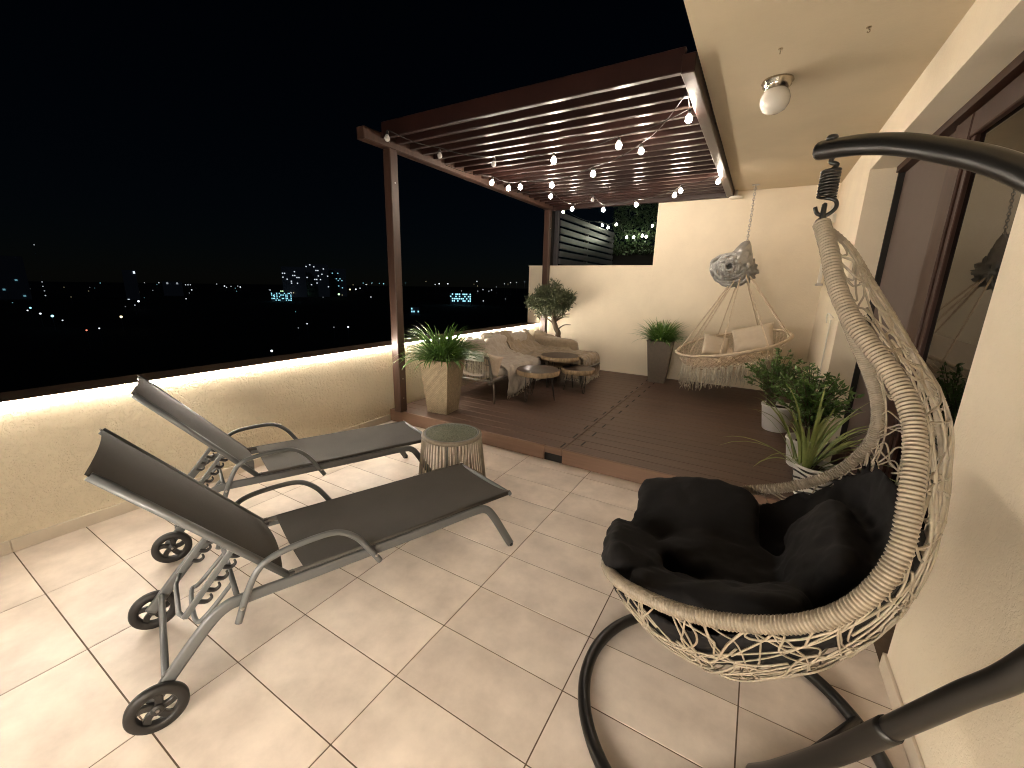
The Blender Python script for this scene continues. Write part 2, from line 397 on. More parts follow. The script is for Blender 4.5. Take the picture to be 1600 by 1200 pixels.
# sliding doors: one insect screen, one glazed leaf
dr = empty('sliding_door', (XW+.2, 3.1, ZD), label='dark brown wooden sliding door with a mirror-like glass pane', cat='door')
XG = XW+.225
R(MB().box((XG-.03, YO1-.03, ZD-.1), (XG+.05, YO1-.0005, ZO-.0005)), 'frame', M['slot'], dr)
R(MB().box((XG-.05, YO0+.0005, ZO-.05), (XG+.05, YO1-.031, ZO-.0005)), 'head_rail', M['wood_brown'], dr)
R(MB().box((XG-.06, YO0+.0005, -.24), (XG+.05, YO1-.031, ZD+.03)), 'threshold', M['wood_brown'], dr)
R(MB().box((XG+.012, 3.44, ZD+.031), (XG+.022, YO1-.031, ZO-.051)), 'screen_panel', M['screen'], dr)
R(MB().box((XG-.01, 3.41, ZD+.031), (XG+.03, 3.4395, ZO-.051)), 'screen_stile', M['screen'], dr)
def leaf(y0, y1, x0, sw=.15):
    st = R(MB().bbox((x0-.07, y1-sw*1.6, ZD+.032), (x0+.0, y1, ZO-.06), .008), 'stile', M['wood_brown'], dr)
    R(MB().bbox((x0-.055, y1-sw*1.6-.06, ZD+.16), (x0-.012, y1-sw*1.6-.0005, ZO-.19), .004), 'glazing_bead', M['wood_brown'], dr)
    R(MB().bbox((x0-.07, y0, ZD+.032), (x0, y0+sw, ZO-.06), .008), 'stile', M['wood_brown'], dr)
    R(MB().bbox((x0-.065, y0+sw+.0005, ZO-.19), (x0-.003, y1-sw*1.6-.0005, ZO-.06), .006), 'rail', M['wood_brown'], dr)
    R(MB().bbox((x0-.065, y0+sw+.0005, ZD+.032), (x0-.003, y1-sw*1.6-.0005, ZD+.16), .006), 'rail', M['wood_brown'], dr)
    R(MB().box((x0-.034, y0+sw+.001, ZD+.161), (x0-.028, y1-sw*1.6-.001, ZO-.191)), 'pane', M['glass'], dr)
leaf(1.74, 3.40, XG+.05)
# dim room behind the glass
tag(MB().box((XW+1.6, YO0-.5, -.2), (XW+1.65, YO1+.5, 2.9)).build('room_back', M['screen']), kind='structure')

# ------------------------------------------------------------------ pergola
pg = empty('pergola', (-.45, 2.85, ZD), label='dark brown slatted pergola over the deck', cat='pergola')
ZB0, ZB1 = 2.80, 2.905
for y0 in (2.80, 6.34):
    p_ = R(MB().bbox((-.50, y0, ZD), (-.40, y0+.10, ZB0-.001), .006), 'post', M['post'], pg)
    for zz in (.30, .52, 2.5):
        q = MB().lathe([(.001, 0), (.007, .001), (.006, .004), (.001, .005)], 10).build('bolt', M['steel'], None)
        q.rotation_euler = (0, PI/2, 0); q.location = (-.3995, y0+.05, zz); q.parent = p_
R(MB().bbox((-.50, 2.50, ZB0), (-.40, YF-.01, ZB1), .006), 'beam', M['post'], pg)
R(MB().bbox((2.255, 2.60, ZB0), (2.335, YF-.01, ZB1), .006), 'beam', M['pergola'], pg)
sl_ = None
for i in range(21):
    yy = 2.70+.1805*i
    z0, z1 = 2.852, 2.99
    o = R(MB().bbox((-.398, yy, z0), (2.2535, yy+.045, z1), .004), 'slat', M['pergola'], pg) if sl_ is None else None
    if sl_ is None: sl_ = o
    else:
        o = sl_.copy(); col.objects.link(o); o.name = 'slat'; o.location = (0, .1805*i, 0)
R(MB().bbox((-.52, 6.452, 2.80), (2.34, 6.52, 2.90), .006), 'wall_beam', M['pergola'], pg)

# neighbour's fence, hedge behind the far wall
fe = empty('slat_fence', (-.4, 8.2, 0), label='dark horizontal slat fence seen over the low end wall', cat='fence')
for i in range(21):
    z0 = .10+.132*i
    o = R(MB().bbox((-.44, 6.86, z0), (-.415, 10.0, z0+.092), .003), 'slat', M['dark_fence'], fe)
for yy in (6.80, 8.3, 9.96):
    R(MB().bbox((-.515, yy, 0), (-.442, yy+.06, 2.86), .004), 'post', M['dark_fence'], fe)
R(MB().box((-.62, 6.78, 0), (-.53, 6.9, 2.86)), 'end_post', M['slot'], fe)
tag(MB().box((-.9, YF+.221, -.25), (5, 12, -.01)).build('neighbour_terrace', M['night_ground']), kind='structure')
tag(MB().box((-.6, 10.3, 0), (5, 10.42, 2.55)).build('neighbour_wall', M['slot']), 'black wall under the ivy hedge beyond the low end wall', 'wall')
# ------------------------------------------------------------------ foliage helpers
def leaves(mb, centers, normals, size, aspect=.45, bend=.25):
    for c, d in zip(centers, normals):
        d = np.array(d, float); d /= max(np.linalg.norm(d), 1e-6)
        a = rng.normal(size=3); s = np.cross(d, a); s /= max(np.linalg.norm(s), 1e-6); n = np.cross(s, d)
        L = size*rng.uniform(.7, 1.3); W = L*aspect*.5; c = np.array(c)
        mb.add([c, c+d*L*.45+s*W+n*L*.06, c+d*L-n*L*bend, c+d*L*.45-s*W+n*L*.06, c+d*L*.5-n*L*.02], [(0, 1, 4), (1, 2, 4), (2, 3, 4), (3, 0, 4)])
def blade(mb, base, az, length, lean, width, droop, n=7, twist=0.):
    p = np.array(base, float); el = PI/2-lean; h = np.array([math.cos(az), math.sin(az), 0]); sd = np.array([-math.sin(az), math.cos(az), 0]); pts = []
    st = length/n; vs = []
    for i in range(n+1):
        t = i/n; w = width*(.55+.9*t if t < .35 else (1-t)**.7*1.15)*.5+.0006
        dirv = h*math.cos(el)+np.array([0, 0, 1])*math.sin(el); up = np.cross(sd, dirv)
        vs += [p-sd*w, p+up*w*.35, p+sd*w]
        p = p+dirv*st; el -= droop/n*(0.4+1.2*t)
    fs = []
    for i in range(n):
        a = i*3; fs += [(a, a+1, a+4, a+3), (a+1, a+2, a+5, a+4)]
    mb.add(vs, fs)
def grass_plant(name, c, z, nb, lmin, lmax, width, label, cat, group=None, m='leaf_grass', spread=.06, lean=(.05, 1.1), droop=(1.0, 2.2)):
    root = empty(name, (c[0], c[1], z), label=label, cat=cat, group=group)
    mb = MB()
    for i in range(nb):
        az = rng.uniform(0, 2*PI); ln = rng.uniform(*lean)
        r = spread*math.sqrt(rng.uniform())
        blade(mb, (r*math.cos(az), r*math.sin(az), 0), az+rng.normal()*.25, rng.uniform(lmin, lmax), ln, width*rng.uniform(.7, 1.25), rng.uniform(*droop))
    o = mb.build('blades', M[m], root, True); tag(o, kind='stuff')
    return root
def bush(name, c, z, stems, height, radius, lsize, label, cat, mleaf='leaf_bush', dens=26):
    root = empty(name, (c[0], c[1], z), label=label, cat=cat)
    sm, lm = MB(), MB()
    for i in range(stems):
        az = rng.uniform(0, 2*PI); rr = radius*math.sqrt(rng.uniform(.02, 1)); h = height*rng.uniform(.55, 1.0)*(1-.35*(rr/radius)**2)
        tip = np.array([rr*math.cos(az), rr*math.sin(az), h]); b = np.array([.03*math.cos(az), .03*math.sin(az), -.02])
        mid = (b+tip)/2+np.array([0, 0, .1*height])-.25*np.array([tip[0], tip[1], 0])
        P = spline([b, mid, tip], 7); sm.tube(P, np.linspace(.006, .002, len(P)), 5)
        n = dens; t = rng.uniform(.3, 1.0, n)**.8; I = (t*(len(P)-1)).astype(int)
        cen = P[I]+rng.normal(size=(n, 3))*.008
        dirs = rng.normal(size=(n, 3)); dirs[:, 2] = np.abs(dirs[:, 2])*.5+.15; dirs += np.array([tip[0], tip[1], 0])*1.5
        leaves(lm, cen, dirs, lsize)
    sm.build('stems', M['trunk'], root, True); tag(lm.build('leaves', M[mleaf], root), kind='stuff')
    return root

# ------------------------------------------------------------------ tall planters
def weave_mat():
    m = mat('woven_planter', (.40, .315, .205), .6, var=.2, vscale=30)
    nt = m.node_tree; N = nt.nodes; L = nt.links
    tc = N.new('ShaderNodeTexCoord'); mp = N.new('ShaderNodeMapping'); L.new(tc.outputs['UV'], mp.inputs[0])
    br = N.new('ShaderNodeTexBrick'); br.inputs['Scale'].default_value = 1.0; br.inputs['Mortar Size'].default_value = .16; br.inputs['Mortar Smooth'].default_value = 1.0
    br.inputs['Brick Width'].default_value = 1.6; br.inputs['Row Height'].default_value = .7
    br.inputs['Color1'].default_value = (1, 1, 1, 1); br.inputs['Color2'].default_value = (.75, .75, .75, 1); br.inputs['Mortar'].default_value = (.12, .12, .12, 1)
    L.new(mp.outputs[0], br.inputs['Vector'])
    b = N.new('ShaderNodeBump'); b.inputs['Strength'].default_value = .9; b.inputs['Distance'].default_value = .006
    L.new(br.outputs['Color'], b.inputs['Height']); L.new(b.outputs[0], N['Principled BSDF'].inputs['Normal'])
    mu = N.new('ShaderNodeMix'); mu.data_type = 'RGBA'; mu.blend_type = 'MULTIPLY'; mu.inputs['Factor'].default_value = .55
    src = N['Principled BSDF'].inputs['Base Color'].links[0].from_socket
    L.new(src, mu.inputs['A']); L.new(br.outputs['Color'], mu.inputs['B']); L.new(mu.outputs['Result'], N['Principled BSDF'].inputs['Base Color'])
    return m
M['weave'] = weave_mat()
M['planter_plain'] = mat('dark_planter', (.115, .09, .068), .55, var=.1, vscale=30, bump=.4, bscale=130)
def planter(loc, rz, h, wt, wb, m, label):
    root = empty('tall_planter', loc, rz, label, 'planter')
    mb = MB(); a, b = wt/2, wb/2; t = .02
    mb.add([(-b,-b,0),(b,-b,0),(b,b,0),(-b,b,0),(-a,-a,h),(a,-a,h),(a,a,h),(-a,a,h),(-a+t,-a+t,h),(a-t,-a+t,h),(a-t,a-t,h),(-a+t,a-t,h),(-a+t,-a+t,h-.06),(a-t,-a+t,h-.06),(a-t,a-t,h-.06),(-a+t,a-t,h-.06)],
           [(0,1,5,4),(1,2,6,5),(2,3,7,6),(3,0,4,7),(3,2,1,0),(4,5,9,8),(5,6,10,9),(6,7,11,10),(7,4,8,11),(8,9,13,12),(9,10,14,13),(10,11,15,14),(11,8,12,15)])
    o = mb.build('body', m, root)
    uv = o.data.uv_layers.new(name='UVMap')
    for p in o.data.polygons:
        for li in p.loop_indices:
            v = o.data.vertices[o.data.loops[li].vertex_index].co
            uv.data[li].uv = ((v.x if abs(p.normal.y) > abs(p.normal.x) else v.y)*55, v.z*55)
    MB().box((-a+t, -a+t, h-.08), (a-t, a-t, h-.055)).build('soil', M['soil'], root)
    rm = MB()
    rm.tube([(-a, -a, h), (a, -a, h), (a, a, h), (-a, a, h)], .012, 6, closed=True).build('rim', m, root, True)
    return root
planter((-.08, 3.14, ZD), .12, .60, .36, .25, M['weave'], 'tall tapered woven beige planter beside the pergola post')
grass_plant('spider_plant', (-.08, 3.14), ZD+.55, 420, .30, .56, .028, 'dense arching green grassy plant in the woven planter by the pergola post', 'plant', spread=.11)
planter((1.64, 6.22, ZD), .06, .64, .36, .24, M['planter_plain'], 'tall tapered dark brown planter against the end wall')
grass_plant('spider_plant', (1.64, 6.22), ZD+.59, 360, .26, .46, .026, 'spiky green grassy plant in the dark planter by the end wall', 'plant', spread=.10, droop=(.6, 1.9))

# ------------------------------------------------------------------ olive tree behind the sofa
ot = empty('olive_tree', (-.1, 6.15, ZD), label='small olive tree with a round clipped crown behind the sofa', cat='tree')
tr = MB()
T0 = spline([(.0, .0, .32), (.05, .0, .5), (.04, .0, .64), (-.03, 0, .78), (-.06, 0, .95), (-.1, 0, 1.15)], 8)
T0[:, 0] += np.sin(np.arange(len(T0))*.9)*.006
tr.tube(T0, np.linspace(.055, .028, len(T0)), 10)
branches = []
for i in range(14):
    a = rng.uniform(0, 2*PI); b = T0[rng.integers(18, len(T0))]; L = rng.uniform(.22, .42)
    tip = b+np.array([math.cos(a)*L, math.sin(a)*L*.7, rng.uniform(.05, .3)]); P = spline([b, (b+tip)/2+[0, 0, .04], tip], 5); tr.tube(P, np.linspace(.016, .005, len(P)), 6); branches.append(P)
tr.build('trunk', M['trunk'], ot, True)
lm = MB(); cen = []; dirs = []
cc = np.array([-.14, 0, 1.17]); 
clumps = []
for i in range(120):
    v = rng.normal(size=3); v /= np.linalg.norm(v); v *= rng.uniform(.45, 1.0)
    if v[2] < -.85: continue
    clumps.append(cc+v*np.array([.40, .30, .29]))
for c in clumps:
    n = 80; d = rng.normal(size=(n, 3)); d /= np.linalg.norm(d, axis=1)[:, None]
    cen.extend(c+d*rng.uniform(.01, .085, (n, 1))); dirs.extend(d+(c-cc)*1.2+[0, 0, .25])
leaves(lm, cen, dirs, .046, .36)
tag(lm.build('crown', M['leaf_olive'], ot), kind='stuff')
pt = empty('tree_pot', (-.1, 6.15, ZD), label='round pot holding the olive tree behind the sofa', cat='pot')
MB().lathe([(.13, 0), (.17, .30), (.18, .33), (.165, .33), (.155, .30), (.001, .295)], 24).build('pot_body', M['planter_plain'], pt, True)

# ------------------------------------------------------------------ ivy hedge beyond
hm = MB(); n = 9000
px_ = rng.uniform(-.5, 3.2, n); pz_ = rng.uniform(2.35, 3.75, n); py_ = 10.15+rng.normal(size=n)*.06-.28*np.array([max(0, nz(a*1.7, b*1.9)) for a, b in zip(px_, pz_)])
leaves(hm, np.c_[px_, py_, pz_], rng.normal(size=(n, 3))*[1, .6, 1]+[0, -.9, -.3], .06, .75)
hd = tag(hm.build('ivy_hedge', M['leaf_hedge']), 'dark ivy hedge climbing behind the fence and lit by string bulbs', 'hedge')

# ------------------------------------------------------------------ potted plants by the door
def round_pot(name, loc, r, h, m, label):
    root = empty(name, loc, label=label, cat='pot')
    MB().lathe([(r*.72, 0), (r*.78, .01), (r, h*.92), (r*1.04, h*.93), (r*1.04, h), (r*.95, h), (r*.93, h*.9), (.001, h*.88)], 32).build('pot_body', m, root, True)
    MB().lathe([(.001, h*.86), (r*.93, h*.885), (.001, h*.9)], 20, caps=False).build('soil', M['soil'], root)
    return root
round_pot('flower_pot', (3.17, 4.60, ZD), .15, .27, M['white_pot'], 'white pot under the farther leafy bush by the door')
bush('leafy_bush', (3.10, 4.62), ZD+.22, 70, .64, .33, .046, 'leafy green bush in a white pot next to the hanging hammock', 'plant')
round_pot('flower_pot', (3.34, 3.64, ZD), .14, .24, M['white_pot'], 'white pot under the taller glossy bush by the door')
bush('leafy_bush', (3.33, 3.62), ZD+.2, 80, .70, .30, .046, 'tall glossy green bush between the hammock plant and the egg chair', 'plant', dens=30)
zp = round_pot('zebra_pot', (3.345, 3.05, ZD), .125, .24, M['white_pot'], 'white pot with black stripes under the strappy plant')
for k in range(5):
    z = .05+.043*k; r = .125*(.80+.2*z/.24)+.0025; mb = MB(); P = []
    for i in range(40):
        a = 2*PI*i/40; P.append((r*math.cos(a), r*math.sin(a), z+.012*math.sin(3*a+k)))
    mb.tube(P, .008, 6, closed=True, flat=.25).build('stripe', M['zebra_dark'], zp, True)
grass_plant('strap_plant', (3.29, 3.06), ZD+.20, 46, .35, .68, .026, 'strappy pale green plant in the striped pot behind the egg chair', 'plant', m='leaf_pale', spread=.07, lean=(.1, 1.0), droop=(.6, 1.9))
# ------------------------------------------------------------------ sun loungers
def sling_mat():
    m = mat('sling_fabric', (.068, .062, .055), .85, spec=.2, var=.08, vscale=4, world_co=False)
    nt = m.node_tree; N = nt.nodes; L = nt.links; tc = N.new('ShaderNodeTexCoord')
    w1 = N.new('ShaderNodeTexWave'); w1.inputs['Scale'].default_value = 260; w1.bands_direction = 'X'; w2 = N.new('ShaderNodeTexWave'); w2.inputs['Scale'].default_value = 260; w2.bands_direction = 'Y'
    L.new(tc.outputs['Object'], w1.inputs[0]); L.new(tc.outputs['Object'], w2.inputs[0])
    a = N.new('ShaderNodeMath'); a.operation = 'MULTIPLY'; L.new(w1.outputs['Fac'], a.inputs[0]); L.new(w2.outputs['Fac'], a.inputs[1])
    b = N.new('ShaderNodeBump'); b.inputs['Strength'].default_value = .25; b.inputs['Distance'].default_value = .001
    L.new(a.outputs[0], b.inputs['Height']); L.new(b.outputs[0], N['Principled BSDF'].inputs['Normal']); return m
M['sling'] = sling_mat()
def make_lounger(label):                       # x across (+ = right hand side seen from the wheels), y along, z up
    root = empty('sun_lounger', (0, 0, 0), 0, label, 'sun lounger')
    W = .265
    def wheel(sx):
        w = MB(); r0, r1, hw = .055, .089, .015
        w.lathe([(r0, -hw*.7), (r0+.004, -hw), (r1-.006, -hw), (r1, -hw*.5), (r1, hw*.5), (r1-.006, hw), (r0+.004, hw), (r0, hw*.7), (r0, -hw*.7)], 40, caps=False)
        o = w.build('wheel', M['rubber'], root, True)
        h = MB(); h.lathe([(.001, -.016), (.018, -.016), (.02, -.012), (.02, .012), (.018, .016), (.001, .016)], 20, caps=False).build('hub', M['plastic'], o, True)
        for k in range(5):
            a = 2*PI*k/5+.3; s = MB(); P = []
            for i in range(6):
                t = i/5; rr = .012+t*.048; aa = a+.35*t*t; P.append((rr*math.cos(aa), rr*math.sin(aa), 0))
            s.bar(P, .024, .016).build('spoke', M['plastic'], o)
        o.rotation_euler = (0, PI/2, 0); o.location = (sx*(W+.022), .057, .089)
        MB().lathe([(.001, .0165), (.006, .0165), (.005, .02), (.001, .021)], 10, caps=False).build('axle_cap', M['steel'], o)
        return o
    for sx in (-1, 1):
        x = sx*W
        P = spline([(x, .045, .10), (x, .12, .19), (x, .22, .305), (x, .285, .355), (x, .36, .362), (x, .6, .352), (x, 1.1, .336), (x, 1.42, .328), (x, 1.505, .312), (x, 1.56, .25), (x, 1.63, .13), (x, 1.70, .006)], 6)
        MB().bar(P, .020, .042, up=(1, 0, 0) if False else (0, -.35, .94)).build('side_rail', M['alu'], root, True)
        MB().lathe([(.001, 0), (.016, 0), (.017, .014), (.001, .016)], 10, caps=False).build('foot_cap', M['plastic'], root, loc=(x, 1.700, 0))
        # seat edge tube carrying the sling
        xi = sx*(W-.018)
        MB().tube([(xi, .50, .378), (xi, 1.0, .362), (xi, 1.70, .346)], .013, 8, flat=1.0).build('seat_rail', M['sling'], root, True)
        MB().tube([(xi, .505, .374), (xi*1.0, .26, .672), (xi, .02, .962)], .015, 8, flat=1.0).build('back_rail', M['alu'], root, True)
        h = MB(); h.bbox((xi-.012, .49, .352), (xi+.012, .53, .388), .003); h.build('hinge', M['plastic'], root)
        # armrest
        xa = sx*(W+.024)
        A = spline([(xa, .318, .285), (xa, .36, .40), (xa, .405, .478), (xa, .47, .512), (xa, .60, .523), (xa, .70, .512), (xa, .775, .455), (xa, .83, .37), (xa, .874, .292)], 7)
        ar = MB().tube(A, .0115, 8, flat=1.15).build('armrest', M['alu'], root, True)
        for yy, zz in ((.335, .345), (.855, .335)):
            b = MB().lathe([(.001, 0), (.007, 0), (.006, .004), (.001, .005)], 10, caps=False).build('bolt', M['steel'], ar)
            b.rotation_euler = (0, sx*PI/2, 0); b.location = (xa+sx*.011, yy, zz)
        # notched rack hanging from the backrest
        xr = sx*.155
        rk = MB().bar([(xr, .165, .30), (xr, .365, .545)], .012, .022, up=(0, .7, -.7)).build('rack', M['alu'], root)
        for k in range(5):
            t = .22+.15*k; yy, zz = .165+.2*t, .30+.245*t
            H = spline([(xr, yy+.006, zz-.008), (xr, yy+.03, zz-.02), (xr, yy+.046, zz-.010), (xr, yy+.044, zz+.006)], 4)
            MB().tube(H, np.linspace(.010, .004, len(H)), 6).build('tooth', M['plastic'], rk, True)
        wheel(sx)
    # sling fabric
    def sling(p0, p1, sag, name, n=16):
        p0, p1 = np.array(p0), np.array(p1); G = np.zeros((n+1, 15, 3)); d = p1-p0; nrm = np.array([0, -d[2], d[1]]); nrm /= np.linalg.norm(nrm)
        for i in range(n+1):
            for j in range(15):
                u = j/14*2-1; s = (1-u*u)*sag*(1+.12*math.sin(i/n*PI))
                q = p0+d*i/n-nrm*s; G[i, j] = (u*(W-.012), q[1], q[2])
        G2 = G-nrm*.003
        mb = MB().grid(G, flip=True); mb.grid(G2)
        o = mb.build(name, M['sling'], root, True); return o
    sling((0, .565, .388), (0, 1.695, .358), .018, 'seat_sling')
    b_ = sling((0, .485, .398), (0, .012, .972), .030, 'back_sling')
    sm = MB(); P = []                                        # stitched seam across the backrest
    MB().tube([(-W+.02, .43, .461), (-.12, .415, .44), (0, .41, .434), (.12, .415, .44), (W-.02, .43, .461)], .0028, 5).build('seam', M['plastic'], b_)
    MB().tube([(-W, 1.69, .345), (W, 1.69, .345)], .012, 8).build('end_bar', M['alu'], root, True)
    MB().tube([(-W, .09, .165), (W, .09, .165)], .012, 10).build('axle_bar', M['alu'], root, True)
    MB().tube([(-W, .33, .352), (W, .33, .352)], .010, 8).build('cross_bar', M['alu'], root, True)
    U = spline([(-.155, .165, .30), (-.15, .15, .335), (-.145, .125, .41), (-.13, .235, .44), (-.125, .285, .36), (.125, .285, .36), (.13, .235, .44), (.145, .125, .41), (.15, .15, .335), (.155, .165, .30)], 5)
    MB().tube([(-.155, .168, .303), (-.10, .15, .29), (.10, .15, .29), (.155, .168, .303)], .009, 8).build('rack_bar', M['alu'], root, True)
    P2 = spline([(-.12, .33, .352), (-.12, .23, .25), (-.10, .195, .235), (.10, .195, .235), (.12, .23, .25), (.12, .33, .352)], 6)
    MB().tube(P2, .009, 8).build('prop_bar', M['alu'], root, True)
    return root
def place(o, mid, ang, s0=.86):                              # heading measured from +y towards +x
    o.rotation_euler = (0, 0, -ang); d = (math.sin(ang), math.cos(ang)); o.location = (mid[0]-d[0]*s0, mid[1]-d[1]*s0, 0)
L1 = make_lounger('grey sling sun lounger with raised back standing out on the open tiles'); L1['group'] = 'sun loungers'
L2 = copy_tree(L1); L2['label'] = 'grey sling sun lounger with raised back standing along the parapet'
place(L1, (1.229, .878), math.radians(18.4)); place(L2, (.245, 1.30), math.radians(20.2))

# ------------------------------------------------------------------ rope side table
st = empty('side_table', (.95, 2.02, 0), label='round beige rope side table with a rippled glass top', cat='side table', group='rope table')
RT, RB_, HT = .215, .262, .43
MB().tube([(RT*math.cos(a), RT*math.sin(a), HT-.012) for a in np.linspace(0, 2*PI, 48, endpoint=False)], .017, 10, closed=True).build('top_ring', M['rattan'], st, True)
MB().tube([(RB_*math.cos(a), RB_*math.sin(a), .014) for a in np.linspace(0, 2*PI, 48, endpoint=False)], .012, 8, closed=True).build('bottom_ring', M['rattan'], st, True)
MB().tube([((RT-.01)*math.cos(a), (RT-.01)*math.sin(a), HT-.002) for a in np.linspace(0, 2*PI, 48, endpoint=False)], .008, 8, closed=True).build('glass_trim', M['alu'], st, True)
M['ripple'] = mat('rippled_glass', (.16, .17, .13), .12, var=.35, vscale=55, bump=1.0, bscale=70, bdist=.006, spec=.8)
MB().lathe([(.001, HT-.010), (RT-.014, HT-.010), (RT-.014, HT+.001), (.001, HT+.001)], 48, caps=False).build('glass_top', M['ripple'], st)
for k in range(4):
    a = 2*PI*k/4+.5
    MB().tube([(RT*.97*math.cos(a), RT*.97*math.sin(a), HT-.02), (RB_*.98*math.cos(a), RB_*.98*math.sin(a), .01)], .009, 8).build('leg', M['alu'], st, True)
sc_ = None
for k in range(112):
    a = 2*PI*k/112+rng.normal()*.004; da = .10*(-1 if k % 2 else 1)*0.35
    o = MB().tube([((RT+.010)*math.cos(a), (RT+.010)*math.sin(a), HT-.02), ((RB_+.004)*math.cos(a+da), (RB_+.004)*math.sin(a+da), .02)], .0030, 5).build('cord', M['strand'], st, True)

# ------------------------------------------------------------------ wood slice tables
def slice_table(c, r, zt, th, label, seed):
    root = empty('slice_table', (c[0], c[1], ZD), label=label, cat='coffee table', group='wood slice tables'); n = 40
    rad = [r*(1+.05*nz(math.cos(2*PI*k/n)*1.3+seed, math.sin(2*PI*k/n)*1.3)) for k in range(n)]
    zt -= ZD; mb = MB(); vs = []; rows = ((.985, 0), (1.0, -.006), (1.03, -th*.5), (1.0, -th+.005), (.96, -th))
    for f_, dz in rows:
        for k in range(n):
            a = 2*PI*k/n; q = rad[k]*f_*(1+(.02*nz(k*1.7, dz*50, seed) if dz < -.003 else 0)); vs.append((q*math.cos(a), q*math.sin(a), zt+dz))
    fs = [(i*n+k, (i+1)*n+k, (i+1)*n+(k+1) % n, i*n+(k+1) % n) for i in range(4) for k in range(n)]
    mb.add(vs, fs).build('bark_edge', M['bark'], root, True)
    t = MB(); t.add([(rad[k]*.985*math.cos(2*PI*k/n), rad[k]*.985*math.sin(2*PI*k/n), zt+.0) for k in range(n)]+[(rad[k]*.95*math.cos(2*PI*k/n), rad[k]*.95*math.sin(2*PI*k/n), zt-th) for k in range(n)],
                    [tuple(range(n)), tuple(range(n, 2*n))[::-1]]).build('wood_top', M['wood_top'], root)
    for k in range(3):
        a = 2*PI*k/3+seed; u = np.array([math.cos(a), math.sin(a), 0]); s = np.array([-math.sin(a), math.cos(a), 0]); b = u*r*.62; f_ = u*r*.80
        P = spline([b+s*.05+[0, 0, zt-th], f_+s*.012+[0, 0, .02], f_+[0, 0, .005], f_-s*.012+[0, 0, .02], b-s*.05+[0, 0, zt-th]], 5)
        MB().tube(P, .005, 6).build('hairpin_leg', M['black_metal'], root, True)
slice_table((.575, 4.20), .275, .53, .065, 'round wood slice table with bark edge in front of the sofa seat', .3)
slice_table((.83, 4.92), .225, .46, .065, 'smaller low wood slice table beside the draped sofa end', 1.4)
slice_table((.50, 5.02), .27, .59, .06, 'highest wood slice table behind the other two', 2.2)

# ------------------------------------------------------------------ corner sofa
sf = empty('corner_sofa', (0, 4.8, ZD), label='corner sofa with metal rod frame along the parapet', cat='sofa')
FX0, FX1, FY0, FY1 = -.50, .20, 3.72, 5.92
def RT_(mb, name, m, smooth=True): return R(mb, name, m, sf, smooth)
zf = .40
M['sofa_metal'] = mat('sofa_metal', (.10, .085, .068), .4, var=.1)
RT_(MB().tube(spline([(FX0, FY0, zf), (FX1-.03, FY0, zf), (FX1, FY0+.03, zf), (FX1, 5.2, zf), (.74, 5.2, zf), (.74, FY1, zf), (FX0, FY1, zf), (FX0, FY0+.02, zf)], 4), .016, 8), 'base_frame', M['sofa_metal'])
for p0, p1 in (((FX1-.01, FY0+.01, zf), (.245, 3.70, ZD)), ((FX0+.02, FY0+.02, zf), (FX0-.02, 3.70, ZD)), ((.72, 5.24, zf), (.76, 5.21, ZD)), ((.72, 5.88, zf), (.76, 5.92, ZD)), ((FX0+.02, 5.88, zf), (FX0-.02, 5.92, ZD))):
    m_ = np.array(p0)*.85+np.array(p1)*.15+[(p1[0]-p0[0])*.4, 0, .0]
    RT_(MB().tube(spline([p0, m_, p1], 6), .012, 8), 'leg', M['sofa_metal'])
def arm(y):
    za = .69
    fr = RT_(MB().tube(spline([(FX0, y, zf), (FX0, y, za+.08), (FX0+.06, y, za+.03), (FX1-.12, y, za), (FX1-.05, y, za-.03), (FX1, y, zf)], 6), .013, 8), 'arm_frame', M['sofa_metal'])
    RT_(MB().tube([(FX0, y, .60), (FX1-.035, y, .60)], .007, 6), 'arm_bar', M['sofa_metal'])
    for i in range(17):
        x = FX0+.03+i*(FX1-FX0-.07)/16
        RT_(MB().tube([(x, y, zf), (x, y, za+.0)], .0055, 5), 'rod', M['rattan'])
arm(FY0)
RT_(MB().tube([(FX0, FY0, .80), (FX0, FY1, .80)], .012, 8), 'back_bar', M['sofa_metal'])
for i in range(24):
    y = FY0+.05+i*.092; RT_(MB().tube([(FX0, y, zf), (FX0, y, .80)], .005, 5), 'rod', M['rattan'])
def pillow2(a, b, t, seed=0., n=22):                      # square pillow with pinched corners
    mb = MB(); top = np.zeros((n+1, n+1, 3)); bot = top.copy()
    for i in range(n+1):
        for j in range(n+1):
            u, v = i/n*2-1, j/n*2-1; x = u*a*(1-.10*(1-v*v)*abs(u)**3); y = v*b*(1-.10*(1-u*u)*abs(v)**3)
            h = t*(max(0, (1-u**4)*(1-v**4)))**.55*(1+.25*nz(u*1.4+seed, v*1.4, 1.))+.004*nz(u*6, v*6, seed)
            top[i, j] = (x, y, h); bot[i, j] = (x, y, -h)
    mb.grid(top); mb.grid(bot, flip=True); return mb
def cushion(mb, c, s, p=4.0, n=20, wob=.012, seed=0):
    G = np.zeros((n+1, n*2, 3))
    for i in range(n+1):
        th = PI*i/n
        for j in range(n*2):
            ph = 2*PI*j/(n*2); v = np.array([math.sin(th)*math.cos(ph), math.sin(th)*math.sin(ph), math.cos(th)])
            e = (np.abs(v)**p).sum()**(-1/p); q = v*e; w = 1+wob*4*nz(q[0]*1.5+seed, q[1]*1.5, q[2]*1.5)
            G[i, j] = np.array(c)+q*np.array(s)*w
    return mb.grid(G, closed_v=True)
RT_(cushion(MB(), (-.14, 4.45, .47), (.35, .74, .068)), 'seat_cushion', M['throw'])
RT_(cushion(MB(), (.10, 5.55, .45), (.62, .36, .055), seed=4), 'seat_cushion', M['throw_brown'])
